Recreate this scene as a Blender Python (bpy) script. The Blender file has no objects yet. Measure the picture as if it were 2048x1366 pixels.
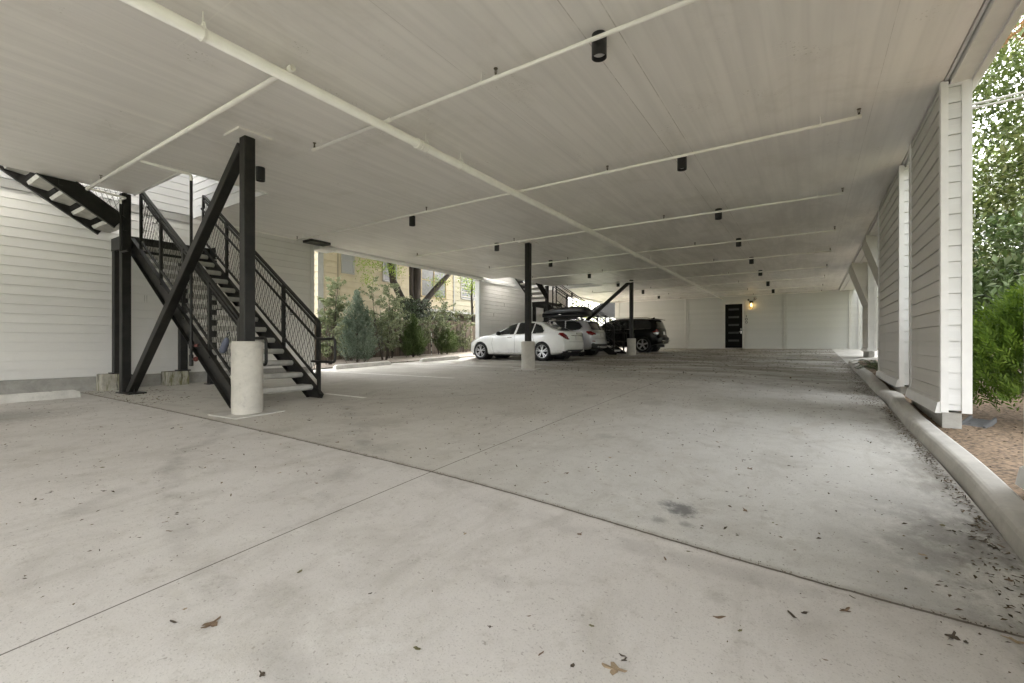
import bpy, math, random
import numpy as np
from mathutils import Vector, Matrix
R = math.radians
random.seed(4); rng = np.random.default_rng(4)
SC = bpy.context.scene
COL = SC.collection

# ------------------------------------------------------------------ camera, light, exposure
cam = bpy.data.cameras.new('camera'); camo = bpy.data.objects.new('camera', cam); COL.objects.link(camo)
camo.location = (0, 0, 1.3); camo.rotation_euler = (R(90), 0, R(33.41))
cam.sensor_width = 36.0; cam.lens = 905 / 2048 * 36; cam.shift_y = 4 / 2048
cam.clip_start = .05; cam.clip_end = 2000
SC.camera = camo
SUN_EL, SUN_AZ = 45, 322          # azimuth the light comes from, degrees clockwise from +Y
w = bpy.data.worlds.new('World'); SC.world = w; w.use_nodes = True
wn = w.node_tree; bg = wn.nodes['Background']
sky = wn.nodes.new('ShaderNodeTexSky'); sky.sky_type = 'NISHITA'; sky.sun_disc = False
sky.sun_elevation = R(SUN_EL); sky.sun_rotation = R(SUN_AZ); sky.air_density = 1.0; sky.dust_density = 6.0; sky.ozone_density = 1.0
hs_ = wn.nodes.new('ShaderNodeHueSaturation'); hs_.inputs['Saturation'].default_value = .10      # overcast
wn.links.new(sky.outputs[0], hs_.inputs['Color']); wn.links.new(hs_.outputs[0], bg.inputs[0]); bg.inputs[1].default_value = .15
sl = bpy.data.lights.new('sun', 'SUN'); sl.energy = .5; sl.angle = R(60); sl.color = (1, .94, .87)
so = bpy.data.objects.new('sun', sl); COL.objects.link(so)
_d = Vector((math.sin(R(SUN_AZ)) * math.cos(R(SUN_EL)), math.cos(R(SUN_AZ)) * math.cos(R(SUN_EL)), math.sin(R(SUN_EL))))
so.rotation_euler = _d.to_track_quat('Z', 'Y').to_euler()
SC.view_settings.view_transform = 'Standard'; SC.view_settings.look = 'None'
SC.view_settings.exposure = 4.0; SC.view_settings.gamma = 1
try:
    SC.cycles.use_denoising = True; SC.cycles.denoiser = 'OPENIMAGEDENOISE'
    SC.cycles.max_bounces = 14; SC.cycles.diffuse_bounces = 10; SC.cycles.glossy_bounces = 4
    SC.cycles.transmission_bounces = 4; SC.cycles.sample_clamp_indirect = 8
except Exception: pass

# ------------------------------------------------------------------ helpers
WL = {}
def tag(o, label=None, cat=None, group=None, kind=None):
    for k, v in (('label', label), ('category', cat), ('group', group), ('kind', kind)):
        if v: o[k] = v
    return o
def thing(name, label, cat, loc=(0, 0, 0), group=None, rz=0):
    o = bpy.data.objects.new(name, None); COL.objects.link(o); o.location = loc; o.rotation_euler[2] = rz
    o.empty_display_size = .2; WL[o] = Vector(loc)
    return tag(o, label, cat, group)
def mkobj(name, V, F, mat, parent=None, local=False, smooth=False):
    me = bpy.data.meshes.new(name)
    V = np.asarray(V, dtype=float)
    off = np.zeros(3)
    if parent is not None and not local: off = np.array(WL.get(parent, Vector((0, 0, 0))))
    me.from_pydata((V - off).tolist(), [], [list(map(int, f)) for f in F])
    if smooth: me.polygons.foreach_set('use_smooth', [True] * len(me.polygons))
    me.update()
    o = bpy.data.objects.new(name, me); COL.objects.link(o)
    if mat: me.materials.append(mat)
    if parent is not None:
        o.parent = parent; WL[o] = WL.get(parent, Vector((0, 0, 0)))
    return o
class MB:
    def __init__(s): s.v = []; s.f = []
    def add(s, V, F):
        n = len(s.v); s.v += [tuple(p) for p in V]; s.f += [[i + n for i in f] for f in F]; return s
    def box(s, x0, x1, y0, y1, z0, z1, b=0):
        if b <= 0:
            V = [(x, y, z) for x in (x0, x1) for y in (y0, y1) for z in (z0, z1)]
            return s.add(V, [(0, 1, 3, 2), (4, 6, 7, 5), (0, 4, 5, 1), (2, 3, 7, 6), (0, 2, 6, 4), (1, 5, 7, 3)])
        c = Vector(((x0 + x1) / 2, (y0 + y1) / 2, (z0 + z1) / 2))
        return s.obox(c, (1, 0, 0), (0, 1, 0), (0, 0, 1), (x1 - x0) / 2, (y1 - y0) / 2, (z1 - z0) / 2, b)
    def obox(s, c, ax, ay, az, hx, hy, hz, b=0):
        c, ax, ay, az = Vector(c), Vector(ax), Vector(ay), Vector(az)
        if b <= 0:
            V = [c + ax * hx * i + ay * hy * j + az * hz * k for i in (-1, 1) for j in (-1, 1) for k in (-1, 1)]
            return s.add(V, [(0, 1, 3, 2), (4, 6, 7, 5), (0, 4, 5, 1), (2, 3, 7, 6), (0, 2, 6, 4), (1, 5, 7, 3)])
        b = min(b, hx * .9, hy * .9, hz * .9)   # chamfered along the four long (z) edges and the ends
        ring = [(hx, hy - b), (hx - b, hy), (-hx + b, hy), (-hx, hy - b), (-hx, -hy + b), (-hx + b, -hy), (hx - b, -hy), (hx, -hy + b)]
        sm = lambda q: (q[0] - math.copysign(min(b, abs(q[0])), q[0]), q[1] - math.copysign(min(b, abs(q[1])), q[1]))
        V = []
        for z, sh in ((-hz, 1), (-hz + b, 0), (hz - b, 0), (hz, 1)):
            for q in ring:
                p = (q[0] * (1 - b / hx), q[1] * (1 - b / hy)) if sh else q
                V.append(c + ax * p[0] + ay * p[1] + az * z)
        F = [list(range(7, -1, -1)), list(range(24, 32))]
        for k in range(3):
            for i in range(8): F.append((k * 8 + i, k * 8 + (i + 1) % 8, k * 8 + 8 + (i + 1) % 8, k * 8 + 8 + i))
        return s.add(V, F)
    def beam(s, p, q, wd, ht, up=(0, 0, 1), b=0):
        p, q = Vector(p), Vector(q); az = (q - p); L = az.length; az.normalize()
        up = Vector(up); ax = up.cross(az)
        if ax.length < 1e-4: ax = Vector((1, 0, 0)).cross(az)
        ax.normalize(); ay = az.cross(ax)
        return s.obox((p + q) / 2, ax, ay, az, wd / 2, ht / 2, L / 2, b)
    def chan(s, p, q, ht, fl, th, side):    # steel channel: web + two flanges pointing to `side`
        p, q = Vector(p), Vector(q); d = (q - p).normalized(); sd = Vector(side)
        up = d.cross(sd); up = up if up.z > 0 else -up
        s.beam(p, q, th, ht, up)
        for k in (1, -1):
            o = up * (ht / 2 - th / 2) * k + sd * (fl / 2 + th / 2)
            s.beam(p + o, q + o, fl, th, up)
        return s
    def tube(s, pts, r, n=8, cap=True):
        pts = [Vector(p) for p in pts]; rs = r if hasattr(r, '__len__') else [r] * len(pts)
        V, F = [], []; u = None
        for i, p in enumerate(pts):
            d = (pts[min(i + 1, len(pts) - 1)] - pts[max(i - 1, 0)]).normalized()
            if u is None: u = d.orthogonal().normalized()
            u = (u - d * u.dot(d)).normalized(); v = d.cross(u)
            for k in range(n):
                a = 2 * math.pi * k / n; V.append(p + (u * math.cos(a) + v * math.sin(a)) * rs[i])
        for i in range(len(pts) - 1):
            for k in range(n): F.append((i * n + k, i * n + (k + 1) % n, (i + 1) * n + (k + 1) % n, (i + 1) * n + k))
        if cap: F.append(list(range(n - 1, -1, -1))); F.append([len(V) - n + k for k in range(n)])
        return s.add(V, F)
    def lathe(s, prof, c=(0, 0, 0), ax=(0, 0, 1), n=24):
        c, az = Vector(c), Vector(ax).normalized(); ux = az.orthogonal().normalized(); uy = az.cross(ux)
        V, F = [], []
        for r, z in prof:
            for k in range(n):
                a = 2 * math.pi * k / n; V.append(c + az * z + (ux * math.cos(a) + uy * math.sin(a)) * r)
        for i in range(len(prof) - 1):
            for k in range(n): F.append((i * n + k, i * n + (k + 1) % n, (i + 1) * n + (k + 1) % n, (i + 1) * n + k))
        return s.add(V, F)
    def prism(s, poly, ax, d0, d1):   # poly in the other two axes; extruded along ax
        def P(a, b, d): return {'x': (d, a, b), 'y': (a, d, b), 'z': (a, b, d)}[ax]
        n = len(poly); V = [P(a, b, d0) for a, b in poly] + [P(a, b, d1) for a, b in poly]
        F = [list(range(n - 1, -1, -1)), list(range(n, 2 * n))] + [(i, (i + 1) % n, n + (i + 1) % n, n + i) for i in range(n)]
        return s.add(V, F)
    def build(s, name, mat, parent=None, smooth=False, local=False):
        return mkobj(name, s.v, s.f, mat, parent, local, smooth)
def round_path(pts, r, n=5):
    P = [Vector(p) for p in pts]; out = [P[0]]
    for i in range(1, len(P) - 1):
        a, b, c = P[i - 1], P[i], P[i + 1]
        d1, d2 = (a - b), (c - b); rr = min(r, d1.length * .45, d2.length * .45)
        p1, p2 = b + d1.normalized() * rr, b + d2.normalized() * rr
        for k in range(n + 1):
            t = k / n; out.append(p1 * (1 - t) ** 2 + b * 2 * t * (1 - t) + p2 * t * t)
    out.append(P[-1]); return out
def pchip(xs, ys, x):
    xs, ys, x = np.asarray(xs, float), np.asarray(ys, float), np.asarray(x, float)
    h = np.diff(xs); d = np.diff(ys) / h; m = np.zeros(len(xs)); m[0], m[-1] = d[0], d[-1]
    for i in range(1, len(xs) - 1):
        if d[i - 1] * d[i] > 0:
            w1, w2 = 2 * h[i] + h[i - 1], h[i] + 2 * h[i - 1]; m[i] = (w1 + w2) / (w1 / d[i - 1] + w2 / d[i])
    k = np.clip(np.searchsorted(xs, x) - 1, 0, len(xs) - 2); t = np.clip((x - xs[k]) / h[k], 0, 1)
    return ((1 + 2 * t) * (1 - t) ** 2 * ys[k] + t * (1 - t) ** 2 * h[k] * m[k] + t * t * (3 - 2 * t) * ys[k + 1] + t * t * (t - 1) * h[k] * m[k + 1])

# ------------------------------------------------------------------ materials
def mat_new(name):
    m = bpy.data.materials.new(name); m.use_nodes = True
    return m, m.node_tree, m.node_tree.nodes['Principled BSDF']
class NT:
    def __init__(s, nt): s.nt = nt
    def n(s, t, **kw):
        x = s.nt.nodes.new(t)
        for k, v in kw.items(): setattr(x, k, v)
        return x
    def link(s, a, b): s.nt.links.new(a, b)
    def val(s, sock, v):
        if hasattr(v, 'is_linked') or isinstance(v, bpy.types.NodeSocket): s.link(v, sock)
        else: sock.default_value = v
    def math(s, op, a, b=0, c=None, clamp=False):
        x = s.n('ShaderNodeMath', operation=op, use_clamp=clamp); s.val(x.inputs[0], a); s.val(x.inputs[1], b)
        if c is not None: s.val(x.inputs[2], c)
        return x.outputs[0]
    def coord(s, scale=(1, 1, 1), kind='Object'):
        t = s.n('ShaderNodeTexCoord'); mp = s.n('ShaderNodeMapping'); mp.inputs['Scale'].default_value = scale
        s.link(t.outputs[kind], mp.inputs[0]); return mp.outputs[0]
    def noise(s, vec, scale=5, detail=4, rough=.55, dist=0):
        x = s.n('ShaderNodeTexNoise'); s.link(vec, x.inputs['Vector'])
        x.inputs['Scale'].default_value = scale; x.inputs['Detail'].default_value = detail; x.inputs['Roughness'].default_value = rough; x.inputs['Distortion'].default_value = dist
        return x.outputs[0]
    def ramp(s, f, lo, hi, a=0, b=1):
        x = s.n('ShaderNodeMapRange'); x.clamp = True; x.interpolation_type = 'SMOOTHSTEP'
        s.val(x.inputs[0], f); x.inputs[1].default_value = lo; x.inputs[2].default_value = hi; x.inputs[3].default_value = a; x.inputs[4].default_value = b
        return x.outputs[0]
    def mix(s, f, a, b, mode='MIX'):
        x = s.n('ShaderNodeMix', data_type='RGBA', blend_type=mode); s.val(x.inputs[0], f)
        for k, v in ((6, a), (7, b)):
            if isinstance(v, (tuple, list)): x.inputs[k].default_value = tuple(v)[:3] + (1,)
            else: s.link(v, x.inputs[k])
        return x.outputs[2]
    def bump(s, h, st=.2, d=.01):
        x = s.n('ShaderNodeBump'); x.inputs['Strength'].default_value = st; x.inputs['Distance'].default_value = d; s.link(h, x.inputs['Height']); return x.outputs[0]
    def xyz(s, vec):
        x = s.n('ShaderNodeSeparateXYZ'); s.link(vec, x.inputs[0]); return x.outputs
def simple(name, col, rough=.5, metal=0, var=.12, scale=6, bump=.05, bscale=60, coat=0, stretch=(1, 1, 1), spec=.5):
    m, nt, b = mat_new(name); N = NT(nt); v = N.coord(stretch)
    n1 = N.noise(v, scale, 5); f = N.ramp(n1, .3, .7)
    N.link(N.mix(f, [c * (1 - var) for c in col], [min(1, c * (1 + var)) for c in col]), b.inputs['Base Color'])
    b.inputs['Roughness'].default_value = rough; b.inputs['Metallic'].default_value = metal; b.inputs['Specular IOR Level'].default_value = spec
    if coat: b.inputs['Coat Weight'].default_value = coat; b.inputs['Coat Roughness'].default_value = .04
    if bump: N.link(N.bump(N.noise(v, bscale, 3), bump, .004), b.inputs['Normal'])
    return m
def siding_mat(name, col, exposure, dirt=.25):
    m, nt, b = mat_new(name); N = NT(nt); v = N.coord(); x, y, z = N.xyz(v)
    row = N.math('FLOOR', N.math('DIVIDE', z, exposure))
    wn_ = N.n('ShaderNodeTexWhiteNoise', noise_dimensions='1D'); N.link(row, wn_.inputs['W'])
    c = N.mix(N.math('MULTIPLY', wn_.outputs[0], .9), [k * .955 for k in col], [min(1, k * 1.03) for k in col])
    g = N.noise(N.coord((2.5, 2.5, 55)), 3, 5, .6)
    c = N.mix(N.ramp(g, .35, .75, 0, .22), c, [k * .86 for k in col])
    d = N.noise(N.coord((1.2, 1.2, .5)), 1.5, 6, .65)
    c = N.mix(N.math('MULTIPLY', N.ramp(d, .5, .8), dirt), c, [col[0] * .62, col[1] * .60, col[2] * .54])
    N.link(c, b.inputs['Base Color']); b.inputs['Roughness'].default_value = .5
    N.link(N.bump(g, .12, .004), b.inputs['Normal'])
    return m
def leaf_mat(name, cols, trans=.25, rough=.55):
    m, nt, b = mat_new(name); N = NT(nt)
    g = N.n('ShaderNodeNewGeometry'); cr = N.n('ShaderNodeValToRGB')
    el = cr.color_ramp.elements
    while len(el) < len(cols): el.new(.5)
    for i, c in enumerate(cols): el[i].position = i / (len(cols) - 1); el[i].color = tuple(c) + (1,)
    big = N.noise(N.coord(), .9, 3); f = N.math('ADD', N.math('MULTIPLY', g.outputs['Random Per Island'], .6), N.math('MULTIPLY', N.ramp(big, .35, .65), .4))
    N.link(f, cr.inputs[0]); N.link(cr.outputs[0], b.inputs['Base Color']); b.inputs['Roughness'].default_value = rough
    b.inputs['Specular IOR Level'].default_value = .35
    tr = N.n('ShaderNodeBsdfTranslucent'); N.link(cr.outputs[0], tr.inputs[0]); mx = N.n('ShaderNodeMixShader'); mx.inputs[0].default_value = trans
    N.link(b.outputs[0], mx.inputs[1]); N.link(tr.outputs[0], mx.inputs[2]); N.link(mx.outputs[0], nt.nodes['Material Output'].inputs[0])
    return m

def floor_material():
    m, nt, b = mat_new('driveway_concrete'); N = NT(nt); v = N.coord(); x, y, z = N.xyz(v)
    big = N.noise(v, .35, 5, .6); med = N.noise(v, 2.2, 6, .65, .4); fine = N.noise(v, 28, 4, .7); grit = N.noise(v, 130, 2, .6)
    far = N.ramp(N.math('ADD', y, N.math('MULTIPLY', big, 1.2)), 3.1, 3.6)          # slab beyond the cross joint is another, browner pour
    c = N.mix(N.ramp(big, .3, .7), (.60, .577, .548), (.54, .518, .488))
    c2 = N.mix(N.ramp(big, .3, .7), (.53, .51, .465), (.46, .438, .392))
    edge = N.math('GREATER_THAN', N.math('ADD', y, N.math('MULTIPLY', N.math('SUBTRACT', N.noise(v, 9, 3), .5), .012)), 2.6)
    rt = N.ramp(x, -3.2, -.6)                                                     # slab past the joint turns paler and greyer towards +x
    c2 = N.mix(N.math('MULTIPLY', rt, .75), c2, (.55, .55, .53))
    c = N.mix(edge, c, c2)
    c = N.mix(N.ramp(med, .46, .78, 0, .40), c, (.28, .26, .22))
    c = N.mix(N.ramp(N.noise(N.coord((1.6, .5, 1)), 1.3, 7, .75, 1.2), .48, .7, 0, .28), c, (.31, .29, .25))           # tyre drag and weathering along the lane
    c = N.mix(N.ramp(N.noise(v, 6.5, 7, .8), .52, .74, 0, .42), c, (.27, .245, .20))
    c = N.mix(N.ramp(N.noise(v, .75, 7, .8, 1.5), .52, .68, 0, .3), c, (.36, .325, .265))
    c = N.mix(N.ramp(N.noise(v, 1.1, 7, .7, .8), .52, .75, 0, .30), c, (.64, .63, .59))
    c = N.mix(N.ramp(N.noise(v, 3.2, 7, .75, .5), .55, .72, 0, .35), c, (.66, .655, .62))
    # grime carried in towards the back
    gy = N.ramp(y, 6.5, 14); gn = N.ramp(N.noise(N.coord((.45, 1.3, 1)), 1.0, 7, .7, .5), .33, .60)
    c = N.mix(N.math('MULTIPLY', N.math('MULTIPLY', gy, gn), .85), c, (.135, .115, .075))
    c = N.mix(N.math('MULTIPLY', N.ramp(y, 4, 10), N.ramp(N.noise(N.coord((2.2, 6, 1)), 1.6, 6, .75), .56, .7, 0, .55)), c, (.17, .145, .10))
    tm = N.ramp(N.noise(v, 2.6, 6, .7), .42, .62)
    for (ax_, ay_, ar) in ((-7.4, -1.2, 4.1), (-7.4, -1.2, 5.55), (-1.2, 8.6, 6.2), (-1.2, 8.6, 7.7), (-9.5, 9.4, 4.6), (-9.5, 9.4, 6.0)):   # faint turning tyre marks
        d = N.math('SQRT', N.math('ADD', N.math('POWER', N.math('SUBTRACT', x, ax_), 2), N.math('POWER', N.math('SUBTRACT', y, ay_), 2)))
        e = N.ramp(N.math('ABSOLUTE', N.math('SUBTRACT', d, ar)), .03, .11, .22, 0); c = N.mix(N.math('MULTIPLY', e, tm), c, (.17, .16, .145))
    # specks
    c = N.mix(N.ramp(N.noise(v, 55, 2, .5), .66, .72, 0, .45), c, (.19, .17, .14))
    c = N.mix(N.ramp(N.noise(v, 17, 3, .6), .70, .76, 0, .6), c, (.20, .18, .15))
    c = N.mix(N.ramp(grit, .56, .70, 0, .38), c, (.25, .235, .21))
    c = N.mix(N.ramp(grit, .25, .4, .15, 0), c, (.68, .66, .61))
    # kerb-side dirt
    kd = N.math('MULTIPLY', N.ramp(x, .35, .86), N.ramp(N.noise(N.coord((2.5, 1, 1)), 2.2, 6, .7), .38, .62))
    c = N.mix(N.math('MULTIPLY', kd, .55), c, (.13, .115, .095))
    kd2 = N.math('MULTIPLY', N.math('MULTIPLY', N.ramp(x, -.15, .75), N.ramp(y, 2.0, 3.3, 0, 1)), N.math('MULTIPLY', N.ramp(y, 3.4, 4.6, 1, 0), N.ramp(N.noise(v, 2.6, 6, .7), .36, .56)))
    c = N.mix(N.math('MULTIPLY', kd2, .55), c, (.09, .085, .08))
    # stains with shapes of their own, and a shadow painted at the left edge
    dn = N.noise(v, 20, 7, .8); sn = N.n('ShaderNodeCombineXYZ')
    for (sx, sy, sr, st, col) in STAINS_SHADE:
        d = N.math('SQRT', N.math('ADD', N.math('POWER', N.math('SUBTRACT', x, sx), 2), N.math('POWER', N.math('SUBTRACT', y, sy), 2)))
        e = N.math('ADD', d, N.math('MULTIPLY', N.math('SUBTRACT', dn, .5), sr * 2.6))
        c = N.mix(N.ramp(e, sr * .25, sr * 1.15, st, 0), c, col)
    # control joints
    jn = N.math('MULTIPLY', N.math('SUBTRACT', N.noise(v, 14, 4), .5), .014)
    j1 = N.math('LESS_THAN', N.math('ABSOLUTE', N.math('ADD', N.math('ADD', y, jn), -2.6)), .0085)
    j2 = N.math('LESS_THAN', N.math('ABSOLUTE', N.math('ADD', x, 2.47)), .0045)
    j3 = N.math('LESS_THAN', N.math('ABSOLUTE', N.math('ADD', y, -11.6)), .007)
    j = N.math('MAXIMUM', N.math('MAXIMUM', j1, j2), j3)
    jd = N.ramp(N.math('ABSOLUTE', N.math('ADD', N.math('ADD', y, N.math('MULTIPLY', jn, 4)), -2.61)), .0, .045, .4, 0)
    c = N.mix(jd, c, (.2, .17, .13))
    c = N.mix(N.math('MULTIPLY', j, .85), c, (.075, .06, .045))
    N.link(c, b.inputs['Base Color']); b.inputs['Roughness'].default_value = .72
    b.inputs['Specular IOR Level'].default_value = .35
    h = N.math('SUBTRACT', N.math('ADD', N.math('MULTIPLY', grit, .5), fine), N.math('MULTIPLY', j, 2))
    N.link(N.bump(h, .28, .004), b.inputs['Normal'])
    return m
STAINS_SHADE = [(-.69, 3.03, .12, .8, (.10, .10, .10)), (-.80, 3.06, .06, .6, (.14, .14, .14)), (-.77, 2.80, .055, .5, (.16, .16, .15)), (-.62, 2.84, .045, .5, (.16, .16, .15)),
          (-1.75, 4.35, .12, .35, (.2, .19, .17)), (-2.0, 1.1, .10, .22, (.25, .23, .2)), (-.35, 2.2, .05, .2, (.25, .24, .22)),
          (-1.85, 6.4, .20, .3, (.22, .2, .17)), (-2.9, 6.6, .18, .3, (.2, .18, .15)), (-4.2, 3.6, .35, .3, (.25, .22, .18)), (-4.9, 1.6, .2, .25, (.3, .28, .25)), (-8.6, 1.2, .9, .5, (.2, .19, .17)), (-7.2, .55, .5, .35, (.28, .27, .25)),  # the two largest patches paint in the shadow at the left edge
          (-1.2, 1.75, .06, .2, (.2, .19, .17)), (-3.1, 5.0, .4, .3, (.25, .22, .17))]
def ceiling_material():
    m, nt, b = mat_new('painted_soffit_board'); N = NT(nt); v = N.coord(); x, y, z = N.xyz(v)
    st = N.noise(N.coord((7.5, .45, 1)), 1.0, 3, .5, .2)
    grain = N.noise(N.coord((38, 2.2, 1)), 1.0, 5, .65, .8)
    base = (.815, .79, .75)
    c = N.mix(N.ramp(st, .3, .7), [k * .95 for k in base], [min(1, k * 1.035) for k in base])
    rib = N.math('ABSOLUTE', N.math('SUBTRACT', N.math('FRACT', N.math('DIVIDE', N.math('ADD', x, N.math('MULTIPLY', N.noise(N.coord((.6, .25, 1)), 1, 2), .03)), .17)), .5))
    c = N.mix(N.ramp(rib, .36, .5, 0, .16), c, [k * .78 for k in base])
    c = N.mix(N.ramp(grain, .45, .75, 0, .07), c, [k * .85 for k in base])
    d = N.noise(v, .8, 6, .7, .5)
    c = N.mix(N.ramp(d, .5, .75, 0, .35), c, [base[0] * .66, base[1] * .64, base[2] * .58])
    # mould specks, in clusters
    sp = N.math('MULTIPLY', N.ramp(N.noise(v, 45, 3, .6), .60, .68), N.ramp(N.noise(v, 1.7, 3, .6), .58, .68))
    c = N.mix(N.math('MULTIPLY', sp, .6), c, (.30, .27, .20))
    # blotchy darkening that grows away from the entrance
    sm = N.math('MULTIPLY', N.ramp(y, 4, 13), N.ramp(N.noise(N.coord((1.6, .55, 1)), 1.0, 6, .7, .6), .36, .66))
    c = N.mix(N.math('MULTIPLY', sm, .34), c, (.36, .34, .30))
    # board seams: along the building, and staggered butt joints
    lines = None
    for X, wd in ((-1.69, .005), (-1.41, .005), (-2.95, .002), (.6, .002)):
        l = N.math('LESS_THAN', N.math('ABSOLUTE', N.math('SUBTRACT', x, X)), wd); lines = l if lines is None else N.math('MAXIMUM', lines, l)
    cell = N.math('FLOOR', N.math('DIVIDE', x, 1.23)); off = N.math('MULTIPLY', N.math('FRACT', N.math('MULTIPLY', cell, .37)), 3.6)
    yy = N.math('FRACT', N.math('DIVIDE', N.math('ADD', y, off), 3.66))
    bj = N.math('LESS_THAN', yy, .0028)
    wear = N.ramp(N.noise(v, 2.5, 5, .75), .38, .55, .25, 1)
    c = N.mix(N.math('MULTIPLY', bj, .5), c, (.86, .84, .78))
    c = N.mix(N.math('MULTIPLY', N.math('MULTIPLY', lines, wear), .55), c, (.34, .31, .26))
    ll = N.math('LESS_THAN', N.math('ABSOLUTE', N.math('ADD', x, 6.75)), .011); c = N.mix(N.math('MULTIPLY', ll, .7), c, (.88, .86, .80))
    N.link(c, b.inputs['Base Color']); b.inputs['Roughness'].default_value = .42; b.inputs['Specular IOR Level'].default_value = .45
    h = N.math('SUBTRACT', N.math('ADD', N.math('MULTIPLY', st, 2.2), N.math('MULTIPLY', grain, .35)), N.math('MULTIPLY', lines, .5))
    N.link(N.bump(h, .35, .006), b.inputs['Normal'])
    return m
def concrete_mat(name, col, moss=0, sc=5):
    m, nt, b = mat_new(name); N = NT(nt); v = N.coord()
    c = N.mix(N.ramp(N.noise(v, sc, 6, .65, .3), .3, .7), [k * .86 for k in col], [k * 1.1 for k in col])
    c = N.mix(N.ramp(N.noise(v, sc * 7, 4, .6), .6, .72, 0, .35), c, [k * .6 for k in col])
    if moss:
        mo = N.ramp(N.noise(N.coord((6, 6, 1.2)), 1.6, 6, .7), .47, .62)
        c = N.mix(N.math('MULTIPLY', mo, moss), c, (.13, .125, .03))
        c = N.mix(N.math('MULTIPLY', N.ramp(N.noise(N.coord((9, 9, 1.5)), 1.5, 5), .58, .68), moss), c, (.03, .03, .02))
    N.link(c, b.inputs['Base Color']); b.inputs['Roughness'].default_value = .85
    c2 = N.mix(N.ramp(N.noise(v, sc * .45, 7, .75, .8), .5, .68, 0, .5), c, [k * .55 for k in col]); N.link(c2, b.inputs['Base Color'])
    N.link(N.bump(N.noise(v, 60, 4), .3, .005), b.inputs['Normal']); return m

M = {}
EXP = .165
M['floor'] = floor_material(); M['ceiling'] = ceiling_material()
M['siding'] = siding_mat('white_lap_siding', (.76, .745, .715), EXP)
M['siding_clean'] = siding_mat('bright_white_lap_siding', (.66, .66, .645), EXP, .12)
M['siding_grey'] = siding_mat('grey_lap_siding', (.56, .54, .50), EXP, .35)  # greyer base tone for pier inner faces and brackets
M['trim'] = simple('white_trim', (.68, .675, .655), .45, var=.04)
M['steel'] = simple('dark_bronze_steel', (.016, .015, .013), .45, .0, var=.35, scale=7, bump=.08, spec=.3)
M['tread'] = concrete_mat('precast_tread', (.46, .45, .41))
M['cyl'] = concrete_mat('tube_formed_concrete', (.50, .475, .42), 0, 3.5)
M['found'] = concrete_mat('foundation_concrete', (.36, .35, .32))
M['moss'] = concrete_mat('mossy_concrete', (.40, .38, .32), .85)
M['kerb'] = concrete_mat('kerb_concrete', (.48, .465, .43), 0, 2.5)
M['stop'] = concrete_mat('wheel_stop_concrete', (.60, .585, .54), 0, 3); M['slate'] = concrete_mat('grey_plastic_concrete', (.10, .10, .10))
M['pipe'] = simple('cream_pipe_paint', (.88, .86, .81), .35, var=.04)
M['brass'] = simple('sprinkler_brass', (.12, .10, .07), .4, .6)
M['redvalve'] = simple('red_valve', (.16, .05, .04), .5)
M['black'] = simple('black_powder_coat', (.012, .012, .012), .4, 0, bump=.02)
M['lens'] = simple('frosted_lens', (.55, .55, .53), .3, 0, bump=0)
M['door'] = simple('black_door_paint', (.006, .006, .006), .6, bump=.02, spec=.15)
M['frost'] = simple('frosted_glass_strip', (.07, .07, .07), .4, bump=0, spec=.3)
M['chrome'] = simple('satin_nickel', (.65, .63, .6), .25, 1, bump=0)
M['bark'] = simple('rough_bark', (.024, .018, .013), .9, var=.5, scale=4, bump=1.0, bscale=22, stretch=(4, 4, .6))
M['twig'] = simple('dark_twig', (.05, .04, .032), .9)
M['paint'] = simple('worn_line_paint', (.80, .79, .75), .7, var=.12, scale=14)
def wood_mat():
    m, nt, b = mat_new('weathered_fence_wood'); N = NT(nt); v = N.coord(); x, y, z = N.xyz(v)
    wn_ = N.n('ShaderNodeTexWhiteNoise', noise_dimensions='1D'); N.link(N.math('FLOOR', N.math('DIVIDE', y, .142)), wn_.inputs['W'])
    c = N.mix(wn_.outputs[0], (.055, .042, .030), (.135, .105, .075))
    c = N.mix(N.ramp(N.noise(N.coord((30, 30, 1.2)), 2, 5, .7), .4, .7, 0, .6), c, (.03, .022, .015))
    c = N.mix(N.ramp(N.noise(N.coord((1, 1, 1)), 1.3, 4), .5, .7, 0, .4), c, (.15, .13, .11))
    N.link(c, b.inputs['Base Color']); b.inputs['Roughness'].default_value = .9; return m
M['fence'] = wood_mat()
M['newwood'] = simple('pale_new_post', (.30, .19, .06), .8, stretch=(20, 20, 1))
M['mulch'] = simple('tan_mulch', (.165, .115, .072), .95, var=.6, scale=30, bump=1, bscale=45)
M['gravel'] = simple('brown_gravel', (.19, .16, .125), .95, var=.5, scale=45, bump=1, bscale=50)
M['soil'] = simple('garden_soil', (.12, .09, .06), .95, var=.5, scale=25, bump=1, bscale=40)
M['asphalt'] = simple('street_asphalt', (.055, .055, .056), .9, scale=20)
M['grass'] = simple('grass_ground', (.06, .075, .025), .95, var=.5, scale=8, bump=1, bscale=50)

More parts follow.
